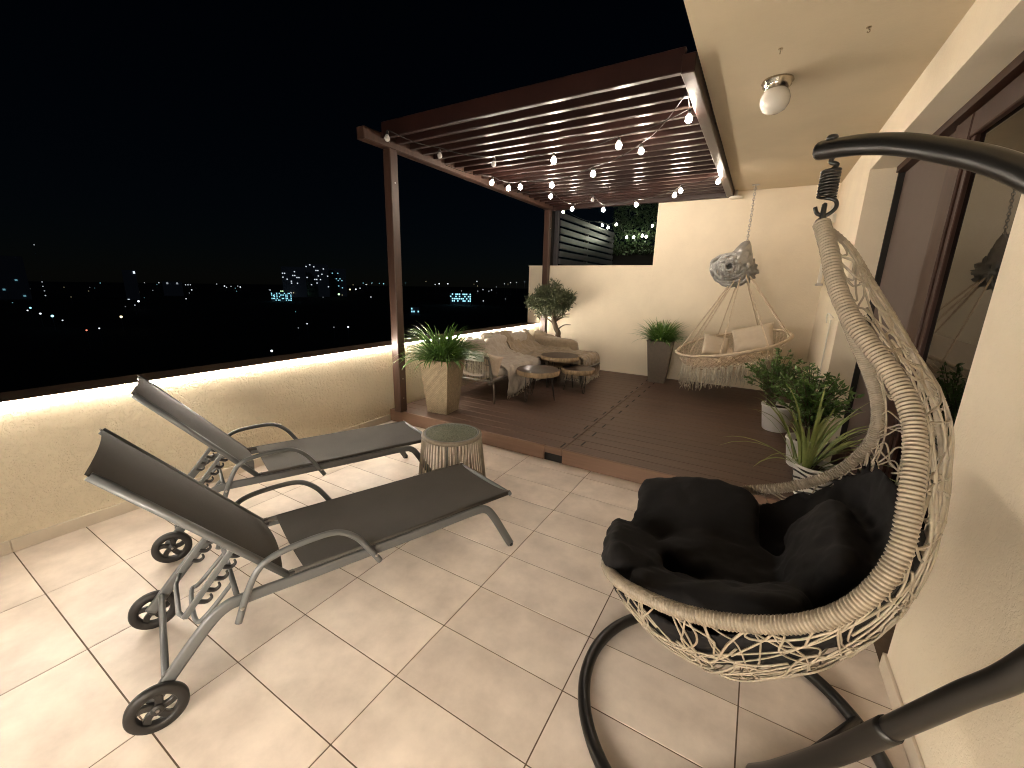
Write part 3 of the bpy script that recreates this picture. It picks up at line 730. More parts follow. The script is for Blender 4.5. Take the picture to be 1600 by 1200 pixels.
for k, y in enumerate((4.10, 4.70, 5.30)):
    RT_(cushion(MB(), (-.40, y, .66), (.09, .30, .17), 3.5, seed=k), 'back_cushion', M['throw'])
RT_(cushion(MB(), (.02, 5.86, .60), (.42, .08, .13), 3.5, seed=9), 'back_cushion', M['throw_brown'])
def drape(name, path_f, v0, v1, m, label, nu=46, nv=46, wr=.02, seed=0., fringe=None, cat='throw', off=.0):
    G = np.zeros((nv+1, nu+1, 3))
    for j in range(nv+1):
        v = v0+(v1-v0)*j/nv; P = path_f(v, j/nv); P = resample(spline(P, 8), 1e9) if False else spline(P, 10)
        L = np.r_[0, np.cumsum(np.linalg.norm(np.diff(P, axis=0), axis=1))]; t = np.linspace(0, L[-1], nu+1)
        Q = np.c_[[np.interp(t, L, P[:, k]) for k in range(3)]].T
        T = np.gradient(Q, axis=0); T /= np.linalg.norm(T, axis=1)[:, None]
        for i in range(nu+1):
            side = np.array([0, 1., 0]) if abs(T[i][1]) < .7 else np.array([1., 0, 0])
            nrm = np.cross(side, T[i]); nrm /= max(np.linalg.norm(nrm), 1e-6)
            if nrm[2] < -.2 or (abs(nrm[2]) <= .2 and nrm[0] < 0 and abs(T[i][1]) < .7): nrm = -nrm
            a, b = t[i], v
            h = abs(nz(a*6+seed, b*9+a*3, seed))*1.3+.7*abs(nz(a*13+seed, b*16-a*5, 3+seed))
            G[j, i] = Q[i]+nrm*(wr*h+.006)+np.array([0, .012*nz(a*7, b*5, 7+seed), 0])
    mb = MB().grid(G); o = mb.build(name, m, None, True); tag(o, label, cat)
    md = o.modifiers.new('thickness', 'SOLIDIFY'); md.thickness = .006; md.offset = -1
    if fringe:
        fb = MB()
        for q in G[:, -1][::1]:
            for k in range(2):
                q2 = q+np.array([rng.normal()*.006, rng.normal()*.008, 0]); fb.tube([q2, q2+np.array([rng.normal()*.008, rng.normal()*.008, -fringe*.5]), q2+np.array([rng.normal()*.012, rng.normal()*.012, -fringe])], .0022, 4)
        tag(fb.build('fringe', fringe_m, o), kind='stuff')
    return o
fringe_m = M['fringe']
def path_main(v, t):
    b = .80+.035*math.sin(v*7)+.02*math.sin(v*17)-(.05 if v < 4.1 else 0)
    e = .20+.06*math.sin(v*5)
    return [(-.515, v, b-.16), (-.52, v, b-.03), (-.46, v, b+.01), (-.35, v, b-.09), (-.24, v+.02, .59), (-.10, v+.03, .545), (.08, v+.03, .535), (.215, v+.02, .515), (.245, v, .43), (.25, v, .43-e)]
drape('sofa_throw', path_main, 3.98, 4.86, M['throw'], 'crumpled grey-beige throw over the sofa back and seat beside the rod arm', seed=1.3, wr=.032, fringe=.05)
def path_far(v, t):
    b = .83-.05*t+.03*math.sin(v*9)
    return [(-.515, v, b-.2), (-.52, v, b-.04), (-.46, v, b), (-.36, v, b-.08), (-.26, v, .62), (-.08, v, .545), (.06, v, .53), (.20, v-.02*t, .52)]
drape('sofa_throw', path_far, 4.88, 5.74, M['throw_brown'], 'brown throw over the sofa back between the grey throw and the corner', seed=4.1, wr=.03)
def path_wing(v, t):                                          # v runs along x
    b = max(.53, .82-.20*max(0, (v+.45)/.8)-(.16 if v > .33 else 0))
    if v > .40: b = .525
    return [(v, 6.0, b-.1), (v, 5.98, b-.02), (v, 5.93, b+.0), (v, 5.84, b-.04 if b > .54 else .525), (v, 5.72, .53), (v, 5.5, .52), (v, 5.27, .52), (v+.01, 5.19, .49), (v+.01, 5.17, .38 if v < .5 else .24)]
drape('corner_throw', path_wing, -.36, .72, M['throw_brown'], 'brown throw sloping over the sofa corner and hanging to the deck', seed=8.7, wr=.025, fringe=.04)
def path_end(v, t):
    return [(.60, v, .535), (.70, v, .53), (.765, v, .515), (.785, v, .42), (.79, v+.01, .30), (.80, v, .22)]
drape('end_throw', path_end, 5.2, 5.86, M['throw_brown'], 'brown throw end hanging over the right-hand sofa end with fringe', seed=2.7, wr=.03, fringe=.05)
M['aztec'] = mat('pale_green_throw', (.62, .60, .50), .9, var=0, c2=(.22, .30, .24), vscale=9, bump=.4, bscale=200, detail=1)
def path_arm(v, t):                                           # v runs along x, over the near arm
    return [(v, 4.0, .56), (v, 3.86, .60), (v, 3.78, .70), (v, 3.735, .735-.1*max(0, v+.1)), (v, 3.695, .70-.1*max(0, v+.1)), (v, 3.685, .64)]
drape('arm_throw', path_arm, -.46, .08, M['aztec'], 'pale patterned throw with long tassels over the sofa arm', seed=5.5, wr=.022, fringe=.14)
pl_ = tag(pillow2(.13, .13, .05, 3.).build('sofa_pillow', M['cushion_beige'], None, True), 'pale beige pillow leaning inside the rod arm of the sofa', 'pillow')
pl_.location = (.10, 3.85, .585); pl_.rotation_euler = (1.25, .15, .15)
# ------------------------------------------------------------------ hanging macrame chair
HC = np.array([2.60, 5.83, .87]); HR = (.655, .63)
def hz(x, y): return HC[2]+.235*(x-HC[0])+.13*(y-HC[1])
def ringp(a, k=1.0, dz=0.): x, y = HC[0]+HR[0]*k*math.cos(a), HC[1]+HR[1]*k*math.sin(a); return np.array([x, y, hz(x, y)+dz])
hm_ = empty('macrame_chair', (HC[0], HC[1], .2), label='round cream macrame hanging chair with fringe by the end wall', cat='hanging chair')
AA = np.linspace(0, 2*PI, 96, endpoint=False)
R(MB().tube([ringp(a) for a in AA], .019*(1+.12*np.sign(np.sin(AA*60))), 8, closed=True), 'rim', M['rope'], hm_, True)
R(MB().tube([ringp(a, .80, -.20) for a in AA], .012, 6, closed=True), 'lower_ring', M['rope'], hm_, True)
nn = 54                                                       # diamond net between the two rings, then the base
for k in range(nn):
    for sg in (1, -1):
        P = [ringp(2*PI*(k+sg*t*3)/nn, 1-.2*t-.03*math.sin(t*PI)*0, -.20*t-.02*math.sin(t*PI)) for t in np.linspace(0, 1, 7)]
        R(MB().tube(P, .0045, 4), 'net_cord', M['rope'], hm_, True)
for k in range(36):
    a = 2*PI*k/36; P = [ringp(a, .8*(1-t), -.20-.10*math.sin(t*PI/2)) for t in np.linspace(0, 1, 6)]
    R(MB().tube(P, .0055, 4), 'base_cord', M['rope'], hm_, True)
bm_ = MB(); G = np.array([[ringp(a, .79*t, -.205-.10*math.cos(t*PI/2)) for a in AA[::3]] for t in np.linspace(.02, 1, 8)]); 
R(bm_.grid(G, closed_v=True), 'base_cloth', M['rope'], hm_, True)
fr = MB()                                                     # fringe below the front half
for k in range(230):
    a = rng.uniform(PI*.92, PI*2.02); p = ringp(a, rng.uniform(.8, .86), -.16); L = rng.uniform(.20, .30)*(1.15 if a < PI*1.35 else 1)
    fr.tube([p, p+[rng.normal()*.01, rng.normal()*.01, -L*.5], p+[rng.normal()*.022, rng.normal()*.02, -L]], [.0048, .0055, .003], 5)
tag(R(fr, 'fringe', M['fringe'], hm_, True), kind='stuff')
TOPH = np.array([2.60, 6.02, 1.86])
for a in (3.45, 3.95, 4.6, 5.4, 6.0, .35, 1.1, 1.9, 2.5):
    P = np.array([TOPH+(ringp(a)-TOPH)*t for t in np.linspace(0, 1, 40)]); R(MB().tube(P, .0095*(1+.18*np.sign(np.sin(np.arange(40)*2.0))), 6), 'rope', M['rope'], hm_, True)
chain = empty('hanging_chain', (2.60, 6.13, 1.9), label='steel chain hanging from the ceiling above the macrame chair', cat='chain')
R(MB().lathe([(.001, 0), (.045, 0), (.045, -.006), (.001, -.007)], 20, (2.60, 6.20, ZS-.0005), caps=False), 'ceiling_plate', M['steel'], chain)
for i in range(22):
    t = i/21; c = np.array([2.60, 6.20, ZS-.02])*(1-t)+np.array([2.60, 6.10, 2.18])*t; P = []
    for k in range(12):
        a = 2*PI*k/12; e = np.array([math.cos(a)*.013, 0, math.sin(a)*.021]); P.append(c+(e if i % 2 else np.array([0, e[0], e[2]])))
    R(MB().tube(P, .0045, 5, closed=True), 'link', M['steel'], chain, True)
# silver cover bundled above it: a rolled swirl of cloth under a drooping flap
sv = empty('silver_cover', (2.50, 6.0, 1.65), label='crumpled silver rain cover bundled above the macrame chair', cat='cover')
SC = np.array([2.455, 5.95, 1.845])
for k in range(9):
    r0 = .05+.019*k; P = []; m_ = 110; ph0 = rng.uniform(0, 6)
    for i in range(m_):
        a = 2*PI*i/m_; rr = r0*(1+.16*nz(math.cos(a)*1.4+k*3.1, math.sin(a)*1.4, k*.7)+.05*nz(math.cos(a)*5, math.sin(a)*5, k))
        P.append(SC+np.array([rr*math.cos(a)*1.12, -.13+.017*k+.045*nz(math.cos(a)*2+k, math.sin(a)*2, 5), rr*math.sin(a)*1.0-.004*k]))
    rad = [.024*(1+.6*nz(i*.13, k*2.2, 1.)+.35*abs(nz(i*.45, k*1.3, 8))) for i in range(m_)]
    R(MB().tube(P, rad, 7, closed=True, flat=.75), 'fold', M['tarp'], sv, True)
G = np.zeros((34, 90, 3))
for i in range(34):
    t = i/33
    for j in range(90):
        a = 2*PI*j/90; rx = .028+.20*t**.85; ry = .028+.15*t**.8; cx = 2.60-.115*t; z = 2.17-.30*t-.06*t*max(0, -math.cos(a))
        f = 1+.16*t*(abs(nz(math.cos(a)*3, math.sin(a)*3, t*1.5))-.15)+.06*abs(nz(a*4, t*7, 2))
        G[i, j] = (cx+rx*math.cos(a)*f, 6.04-.02*t+ry*math.sin(a)*f, z+.02*nz(a*2, t*5))
R(MB().grid(G, closed_v=True), 'flap', M['tarp'], sv, True)
G = np.zeros((30, 60, 3))
for i in range(30):
    for j in range(60):
        th, a = PI*i/29, 2*PI*j/60; v = np.array([math.sin(th)*math.cos(a), math.sin(th)*math.sin(a), math.cos(th)])
        w = 1+.55*(abs(nz(v[0]*4, v[1]*4, v[2]*5))-.2)+.25*abs(nz(v[0]*9, v[1]*9, v[2]*9)); G[i, j] = np.array([2.54, 6.04, 1.80])+v*np.array([.20, .13, .17])*w
R(MB().grid(G, closed_v=True), 'bundle', M['tarp'], sv, True)
for c, s, e, lb in (((2.42, 5.80, .80), (.17, .065, .17), (.95, .15, .25), 'square cream pillow lying in the macrame chair on its lower side'), ((2.84, 5.86, .93), (.25, .07, .21), (.95, -.30, -.15), 'large cream pillow lying in the macrame chair on its higher side')):
    o = tag(pillow2(s[0], s[2], s[1], c[0]).build('chair_pillow', M['pillow'], None, True), lb, 'pillow'); o.location = c; o.rotation_euler = e

# ------------------------------------------------------------------ egg chair: stand
EC = np.array([2.955, 1.06]); UD = np.array([.64, -.768])
def up_(r, z): return np.array([EC[0]+UD[0]*r, EC[1]+UD[1]*r, z])
sd = empty('chair_stand', (EC[0], EC[1], 0), label='black tubular stand with ring base and arched mast', cat='stand')
RC = np.array([2.945, 1.09]); RR = .495
R(MB().tube([(RC[0]+RR*math.cos(a), RC[1]+RR*math.sin(a), .024) for a in np.linspace(0, 2*PI, 96, endpoint=False)], .0235, 12, closed=True), 'base_ring', M['black_metal'], sd, True)
foot = up_(.20, .05)
for tgt in ((3.375, 1.335), (2.75, .635)):
    R(MB().tube([(*foot[:2], .045), (tgt[0], tgt[1], .03)], .020, 10), 'cross_bar', M['black_metal'], sd, True)
MP = spline([up_(.15, .03), up_(.22, .15), up_(.346, .399), up_(.449, .627), up_(.525, .80), up_(.585, .935), up_(.645, 1.15), up_(.645, 1.38), up_(.545, 1.605), up_(.394, 1.752), up_(.22, 1.842), up_(.09, 1.884), up_(-.03, 1.905)], 12)
ms = R(MB().tube(MP, .0225, 14), 'mast', M['black_metal'], sd, True)
R(MB().tube(MP[:36], .0265, 14), 'mast_sleeve', M['black_metal'], sd, True)
R(MB().lathe([(.001, .012), (.010, .011), (.013, .006), (.013, 0), (.001, 0)], 12, (EC[0], EC[1], 1.921), caps=False), 'tip_bolt', M['black_metal'], sd, True)

# ------------------------------------------------------------------ egg chair: basket
EB, EW = np.array([.9915, -.13]), np.array([.13, .9915]); E0 = np.array([2.965, 1.06])
def ew(e, w, z): e = e+.045*math.exp(-((z-1.34)/.13)**2)*min(1, max(0, -w/.2)); q = E0+EB*e+EW*w; return np.array([q[0], q[1], z])
RIM = spline([(0, 0, 1.725), (.03, .05, 1.65), (.06, .10, 1.56), (.12, .19, 1.43), (.185, .285, 1.30), (.225, .355, 1.19), (.235, .405, 1.08), (.20, .43, .97), (.13, .435, .88), (.02, .43, .805), (-.10, .42, .755), (-.22, .38, .71), (-.34, .30, .655), (-.43, .17, .60), (-.47, 0, .575)], 10)
KEEL = spline([(0, 0, 1.725), (.07, 0, 1.66), (.13, 0, 1.57), (.215, 0, 1.44), (.285, 0, 1.31), (.33, 0, 1.17), (.345, 0, 1.03), (.335, 0, .87), (.28, 0, .70), (.18, 0, .54), (.04, 0, .43), (-.13, 0, .395), (-.29, 0, .435), (-.40, 0, .505), (-.465, 0, .57)], 10)
NU = len(RIM)-1
def shell(u, ph, k=1.0):
    x = min(max(u, 0), 1)*NU; i = min(int(x), NU-1); f = x-i
    r = RIM[i]*(1-f)+RIM[i+1]*f; kk = KEEL[i]*(1-f)+KEEL[i+1]*f; c = np.array([r[0], 0, r[2]])
    ex = 1+.9*min(1, max(0, (.72-u)/.25)); q = c+np.array([0, -r[1]*math.cos(ph), 0])+(kk-c)*math.sin(ph)**ex*k
    return ew(*q)
eg = empty('egg_chair', (EC[0], EC[1], .4), label='hanging egg chair basket of twisted beige rattan', cat='hanging chair')
near = [ew(p[0], -p[1], p[2]) for p in RIM]; far = [ew(p[0], p[1], p[2]) for p in RIM]
ringpts = np.array(near+far[-2:0:-1])
D = resample(ringpts, .0017, True); s_ = np.arange(len(D)); pr = (s_ % 5)/5.0
rad = .0205*(1-.24*(np.abs(pr-.5)*2)**2+.02*np.sin(s_*.013)+.02*np.sin(s_*.37))
R(MB().tube(D, rad, 12, closed=True), 'rim', M['rattan'], eg, True)
for fr_ in (.5,):                                             # wrapped spines down the back
    for ph in (PI*.5,):
        P = resample(np.array([shell(u, ph) for u in np.linspace(.03, .98, 60)]), .004)
        R(MB().tube(P, .0085*(1+.12*(np.arange(len(P)) % 3 == 0)), 6), 'spine', M['rattan'], eg, True)
def strand(us, phs, r=.0026, out=1.02):
    n = max(6, int(10*(abs(us[-1]-us[0])+abs(phs[-1]-phs[0])/PI*1.2)*3)); t = np.linspace(0, 1, n); tu = np.interp(t, np.linspace(0, 1, len(us)), us); tp = np.interp(t, np.linspace(0, 1, len(phs)), phs)
    P = np.array([shell(a, min(max(b, 0), PI), out+rng.uniform(-.015, .02)) for a, b in zip(tu, tp)]); P = spline(P, 3)
    R(MB().tube(P, r*rng.uniform(.85, 1.15), 5), 'strand', M['strand'], eg, True)
for k in range(15):                                           # long strands running round the shell
    ph = PI*(k+.5)/15+rng.normal()*.03; m_ = 9
    strand(np.linspace(rng.uniform(.05, .3), rng.uniform(.8, .99), m_), ph+np.cumsum(rng.normal(size=m_))*.09)
for k in range(84):                                           # slanting strands between the two rims
    u0 = rng.uniform(.05, .97); m_ = 7; strand(np.clip(u0+np.cumsum(rng.normal(size=m_))*.028, .02, .985), np.linspace(0 if k % 2 else PI, PI*rng.uniform(.45, .62), m_)+rng.normal(size=m_)*.03*np.r_[0, np.ones(m_-1)])
for k in range(40):                                           # zigzag next to the rims
    u0 = rng.uniform(.12, .95); s0 = 0 if k % 3 else PI; d = rng.uniform(.25, .5)*(1 if s0 == 0 else -1)
    strand([u0, u0+rng.normal()*.03, u0+rng.normal()*.06], [s0, s0+d*.5, s0+d])
for k in range(60):                                           # thicker tangle on the upper back
    u0 = rng.uniform(.10, .70); m_ = 6; strand(np.clip(u0+np.linspace(0, rng.uniform(-.1, .25), m_), 0, .9), PI*rng.uniform(.12, .75)+np.cumsum(rng.normal(size=m_))*.14, .0030, 1.04)
zt = 1.725
R(MB().tube([ew(0, .012*math.cos(a), zt+.018+.026*math.sin(a)) for a in np.linspace(0, 2*PI, 16, endpoint=False)], .006, 6, closed=True), 'loop', M['black_metal'], eg, True)
hk = spline([ew(-.002, 0, 1.786), ew(.020, 0, 1.778), ew(.024, 0, 1.760), ew(.008, 0, 1.744), ew(-.012, 0, 1.748), ew(-.020, 0, 1.765)], 6)
R(MB().tube(hk, .0048, 8), 'hook', M['black_metal'], eg, True)
H = [ew(.019*math.cos(t), .019*math.sin(t), 1.786+.064*t/(2*PI*9)) for t in np.linspace(0, 2*PI*9, 9*18)]
R(MB().tube(H, .0034, 7), 'spring', M['black_metal'], eg, True)
R(MB().tube(spline([ew(.0, 0, 1.85), ew(.01, 0, 1.862), ew(-.004, 0, 1.87), ew(0, 0, 1.885)], 5), .0055, 8), 'link', M['black_metal'], eg, True)

# ------------------------------------------------------------------ black cushion in the basket
cb = MB()
def blob(c, s, rot=(0, 0, 0), p=2.7, n=26, seed=0):
    from mathutils import Euler
    E = np.array(Euler(rot).to_matrix()); G = np.zeros((n+1, 2*n, 3))
    for i in range(n+1):
        for j in range(2*n):
            th, ph = PI*i/n, PI*j/n; v = np.array([math.sin(th)*math.cos(ph), math.sin(th)*math.sin(ph), math.cos(th)]); q = v*(np.abs(v)**p).sum()**(-1/p)
            q = E@(q*np.array(s)*(1+.10*nz(q[0]*1.6+seed, q[1]*1.6, q[2]*1.6)+.035*nz(q[0]*5, q[1]*5+seed, q[2]*5))); G[i, j] = ew(c[0]+q[0], c[1]+q[1], c[2]+q[2])
    cb.grid(G, closed_v=True)
G1 = np.array([[shell(u, ph, .88) for ph in np.linspace(.2, PI-.2, 26)] for u in np.linspace(.46, .985, 26)])
G2 = np.array([[shell(u, ph, .60 if u > .6 else .66) for ph in np.linspace(.2, PI-.2, 26)] for u in np.linspace(.46, .985, 26)])
cb.grid(G1, flip=True); cb.grid(G2)
for a, b in ((G1[0], G2[0]), (G2[-1], G1[-1])): cb.grid(np.array([a, b]))
cb.grid(np.array([G1[:, 0], G2[:, 0]]), flip=True); cb.grid(np.array([G1[:, -1], G2[:, -1]]))
blob((-.245, .21, .65), (.22, .18, .075), (.55, -.12, .15), 4.5, seed=1)
blob((-.375, -.07, .615), (.10, .19, .048), (-.2, .25, .3), 4.5, seed=2)
blob((-.05, .05, .60), (.25, .13, .075), (.1, .02, -.12), 4.0, seed=4)
blob((.16, .10, .755), (.065, .22, .12), (.05, .55, .12), 4.5, seed=5)
blob((.0, -.19, .685), (.15, .12, .05), (-.45, -.35, 0), 4.5, seed=6)
blob((-.17, -.20, .62), (.15, .11, .05), (-.35, .1, .2), 4.5, seed=8)
cu = tag(cb.build('chair_cushion', M['cushion_black'], None, True), 'thick black tufted cushion filling the egg chair', 'cushion')
rm = cu.modifiers.new('merge', 'REMESH'); rm.mode = 'VOXEL'; rm.voxel_size = .010; rm.use_smooth_shade = True
sm_ = cu.modifiers.new('soften', 'SMOOTH'); sm_.factor = .5; sm_.iterations = 9
tx = bpy.data.textures.new('wrinkle', 'CLOUDS'); tx.noise_scale = .085; tx.noise_depth = 3
dp = cu.modifiers.new('wrinkle', 'DISPLACE'); dp.texture = tx; dp.strength = .03; dp.mid_level = .5; dp.texture_coords = 'GLOBAL'

# ------------------------------------------------------------------ things on the ceiling and walls
lamp = empty('ceiling_lamp', (2.755, 3.16, ZS), label='unlit ceiling lamp with opal globe and nickel base', cat='lamp')
MB().lathe([(.001, 0), (.088, 0), (.092, -.012), (.080, -.022), (.083, -.034), (.070, -.044), (.066, -.060), (.001, -.061)], 36, caps=False).build('base', M['nickel'], lamp, True)
MB().lathe([(.058, -.052), (.075, -.072), (.087, -.105), (.084, -.14), (.066, -.172), (.036, -.19), (.001, -.196)], 36, caps=False).build('globe', M['frost'], lamp, True)
for i, c in enumerate(((3.141, 2.725), (2.757, 2.747))):
    h = empty('ceiling_hook', (c[0], c[1], ZS), .6+i, ('steel ceiling hook beside the house wall', 'steel ceiling hook next to the ceiling lamp')[i], 'hook')
    MB().lathe([(.001, 0), (.012, 0), (.012, -.003), (.001, -.004)], 12, caps=False).build('plate', M['nickel'], h)
    MB().tube(spline([(0, 0, 0), (0, 0, -.008), (.007, 0, -.012), (.008, 0, -.020), (0, 0, -.025), (-.007, 0, -.021)], 5), .0026, 6).build('hook', M['nickel'], h, True)
wl = empty('wall_light', (2.37, 6.45, 2.78), label='small round white fitting under the ceiling edge at the end wall', cat='wall light')
MB().lathe([(.001, -.004), (.085, -.004), (.088, .01), (.075, .02), (.001, .022)], 28, caps=False).build('disc', M['white_metal'], wl, True)
MB().tube([(0, 0, .02), (0, .02, .10)], .018, 10).build('stem', M['white_metal'], wl, True)
ab = empty('wall_bracket', (3.48, 6.40, 1.64), label='slim metal bracket on the house wall near the corner', cat='bracket')
R(MB().bbox((3.455, 6.36, 1.66), (3.49, 6.42, 2.60), .004), 'arm', M['white_metal'], ab)
R(MB().bbox((3.44, 6.35, 1.63), (3.515, 6.43, 1.659), .004), 'end_cap', M['steel'], ab)
R(MB().box((3.491, 6.37, 2.4), (3.519, 6.41, 2.5)), 'mount', M['white_metal'], ab)
ck = empty('shutter_crank', (3.49, 4.95, 1.3), label='thin white crank rod hanging on the house wall beside the door', cat='crank rod')
R(MB().tube([(3.495, 4.92, 1.28), (3.49, 4.90, .55)], .006, 8), 'rod', M['white_metal'], ck, True)
R(MB().tube(spline([(3.515, 4.95, 1.30), (3.48, 4.98, 1.34), (3.47, 5.02, 1.33), (3.475, 5.04, 1.28), (3.48, 5.04, 1.24)], 5), .006, 8), 'hook', M['white_metal'], ck, True)

# ------------------------------------------------------------------ string lights
def bulb_mesh(m):
    return MB().lathe([(.001, -.052), (.010, -.050), (.020, -.042), (.0245, -.030), (.0235, -.018), (.017, -.006), (.012, .004), (.001, .005)], 16, caps=False)
M['bulb_off'] = mat('clear_bulb', (.55, .54, .52), .05, var=.05, spec=.9)
bm_on = bulb_mesh(0).build('bulb', M['bulb_on'], None, True); bm_far = bulb_mesh(0).build('bulb', M['bulb_far'], None, True); bm_off = bulb_mesh(0).build('bulb', M['bulb_off'], None, True)
sock = MB().lathe([(.001, .004), (.0125, .004), (.0125, .030), (.006, .036), (.001, .036)], 12, caps=False).build('socket', M['cable'], None, True)
for o in (bm_on, bm_far, bm_off, sock): col.objects.unlink(o)
def string(label, spots, group='string lights', far=False, anchors=((), ())):
    root = empty('string_lights', (0, 0, 0), label=label, cat='string lights', group=group)
    pts = []
    for (px, py, ax, v, on_) in spots:
        p = on(px, py, ax, v); b = (bm_off if not on_ else (bm_far if far else bm_on)).copy(); b.name = 'bulb'; col.objects.link(b); b.parent = root; b.location = p
        b.rotation_euler = (rng.normal()*.15, rng.normal()*.15, 0)
        if not on_: b['label'] = 'unlit clear bulb'
        s = sock.copy(); s.name = 'socket'; col.objects.link(s); s.parent = b
        pts.append(np.array(p)+[0, 0, .045])
    A = [np.array(a, float) for a in anchors[0]]+pts+[np.array(a, float) for a in anchors[1]]
    Q = []
    for i in range(len(A)-1):
        d = np.linalg.norm(A[i+1]-A[i])
        for t in np.linspace(0, 1, 8, endpoint=False): Q.append(A[i]*(1-t)+A[i+1]*t-np.array([0, 0, .05*d*math.sin(PI*t)]))
    Q.append(A[-1]); MB().tube(Q, .0035, 5).build('cable', M['cable'], root, True)
    return root
string('string of bulbs along the open front edge of the pergola', [(605, 211, 2, 2.78, 0), (687, 239, 2, 2.74, 0), (772, 252, 2, 2.70, 0), (865, 246, 2, 2.68, 1), (967, 222, 2, 2.68, 1), (1077, 180, 2, 2.795, 1)], anchors=(((-.39, 2.79, 2.84),), ((2.25, 2.9, 2.85),)))
string('string of bulbs crossing under the middle of the pergola', [(769, 282, 2, 2.72, 1), (795, 291, 2, 2.70, 1), (813, 289, 2, 2.68, 1), (862, 286, 2, 2.66, 1), (927, 268, 2, 2.68, 1), (1002, 232, 2, 2.76, 1)], anchors=(((-.39, 3.6, 2.84),), ((2.25, 2.95, 2.85),)))
string('string of bulbs along the end wall side of the pergola', [(861, 304, 2, 2.74, 1), (895, 324, 2, 2.70, 1), (926, 309, 2, 2.72, 0), (943, 325, 2, 2.66, 1), (994, 317, 2, 2.68, 1), (1055, 302, 2, 2.70, 1), (1064, 295, 2, 2.72, 1), (1123, 280, 2, 2.795, 1)], anchors=(((-.39, 5.0, 2.84),), ((2.25, 5.2, 2.85),)))
string("string of bulbs strung over the neighbour's slat fence and hedge", [(880, 330, 1, 7.6, 1), (941, 350, 1, 9.2, 1), (950, 354, 1, 9.4, 1), (963, 349, 1, 9.4, 1), (979, 369, 1, 9.8, 1), (990, 369, 1, 9.8, 1), (1004, 367, 1, 9.8, 1), (1010, 368, 1, 9.8, 1), (1020, 351, 1, 9.6, 1)], far=True, anchors=(((-.41, 6.9, 2.75),), ((1.9, 9.9, 2.95),)))

# ------------------------------------------------------------------ city at night
GZ = -30.0
tag(MB().box((-2600, -1500, GZ-1), (1500, 3500, GZ)).build('ground', M['night_ground']), kind='structure')
CW, CT, CY, CG, CR = (.85, .93, 1.0), (.35, .85, 1.0), (1.0, .85, .5), (.6, 1.0, .55), (1.0, .25, .15)
LM = {}
def lm_(c, s):
    k = (c, s)
    if k not in LM: LM[k] = emit('city_light', c, s)
    return LM[k]
def city_lamp(px, py, c, s, r=1.0):
    d = ray(px, py); t = (GZ+8-CAM[2])/d[2] if d[2] < -.004 else 1300.0
    t = min(t, 1500.0); p = Vector([CAM[i]+t*d[i] for i in range(3)])
    names = {CW: 'white', CT: 'teal', CY: 'yellow', CG: 'green', CR: 'red'}
    root = empty('street_lamp', (p.x, p.y, min(GZ, p.z-8)), label='distant '+names[c]+' street light glowing in the dark city', cat='street light', group='distant '+names[c]+' street lights')
    k = t/F_PX*r; n = 8
    o = MB().lathe([(.001, -k), (k*.7, -k*.7), (k, 0), (k*.7, k*.7), (.001, k)], n, caps=False).build('lamp_head', lm_(c, s), root, True); o.location = (0, 0, p.z-root.location.z)
    h = p.z-root.location.z
    MB().tube([(0, 0, 0), (0, 0, h-k*.9)], k*.12, 5).build('pole', M['night_wall'], root)
def cell(x, y, s=4.0, ox=0, oy=360): return ox+x/s, oy+y/s
for x, y, c, s, r in ((213,90,CW,.25,.8),(263,322,CW,.3,.8),(268,350,CW,.3,.8),(278,378,CW,.25,.8),(284,407,CW,.3,.9),(190,484,CT,1.2,1.3),(172,500,CW,.8,1),(252,520,CW,1.2,1.3),(327,535,CT,1.6,1.8),(391,562,CW,.6,1),(541,624,CR,.9,1.2),(620,612,CW,.7,1.1),(853,390,CW,.5,.8),(866,443,CW,1.3,1.5),(843,467,CW,.5,.8),(757,540,CY,1.5,1.8),(993,327,CW,.45,.8),(1017,326,CW,.45,.8),(1160,340,CW,.5,.8),(1175,340,CW,.5,.8),(1190,340,CW,.4,.8),(1198,372,CW,.6,.9),(1135,373,CW,.4,.8),(1163,427,CW,.5,.9),(1403,348,CW,.7,1),(1416,356,CW,.5,.8),(1444,350,CW,.4,.7),(1486,348,CW,.4,.7),(1502,354,CW,.7,1)):
    city_lamp(*cell(x, y), c, s, r)
for x, y, c, s, r in ((146,324,CW,.5,.8),(168,340,CT,.9,1),(205,330,CG,.8,1),(215,330,CG,.8,1),(258,340,CW,1.0,1.3),(285,328,CG,.6,.9),(330,338,CG,.9,1.1),(357,335,CY,1,1.2),(392,332,CY,.9,1),(408,332,CG,.9,1.1),(443,328,CY,.9,1.1),(497,327,CG,1.1,1.3),(540,325,CG,1,1.2),(580,321,CY,1.1,1.2),(612,320,CW,1,1.1),(635,314,CW,.6,.8),(222,352,CT,1,1.2),(165,355,CT,.7,1),(520,347,CG,1.0,1.6),(668,294,CW,.6,.8),(700,285,CT,.3,.7),(740,288,CT,.35,.7),(763,290,CT,.6,.9),(1043,294,CW,.5,.8),(1065,290,CW,.9,1),(1112,290,CW,.8,1),(1270,277,CW,.5,.9),(1303,322,CW,.5,.8),(1275,330,CW,.4,.7),(1350,324,CW,.5,.8),(1335,330,CW,.4,.7),(1420,290,CW,.4,.7),(1453,284,CW,.5,.8),(1485,283,CW,.4,.7),(1305,383,CW,.4,1),(694,362,CW,.5,.9),(347,507,CW,.7,1),(493,526,CW,.25,.8),(570,525,CW,1.0,1.3),(155,655,CW,1.6,1.8),(300,530,CW,.15,1)):
    city_lamp(*cell(x, y, 3.478, 380), c, s, r)
for i in range(48):
    city_lamp(rng.uniform(0, 830), 437+abs(rng.normal())*16+rng.uniform(0, 5), (CW, CW, CT, CY)[rng.integers(0, 4)], float(rng.choice([.1, .18, .3])), float(rng.uniform(.55, .8)))
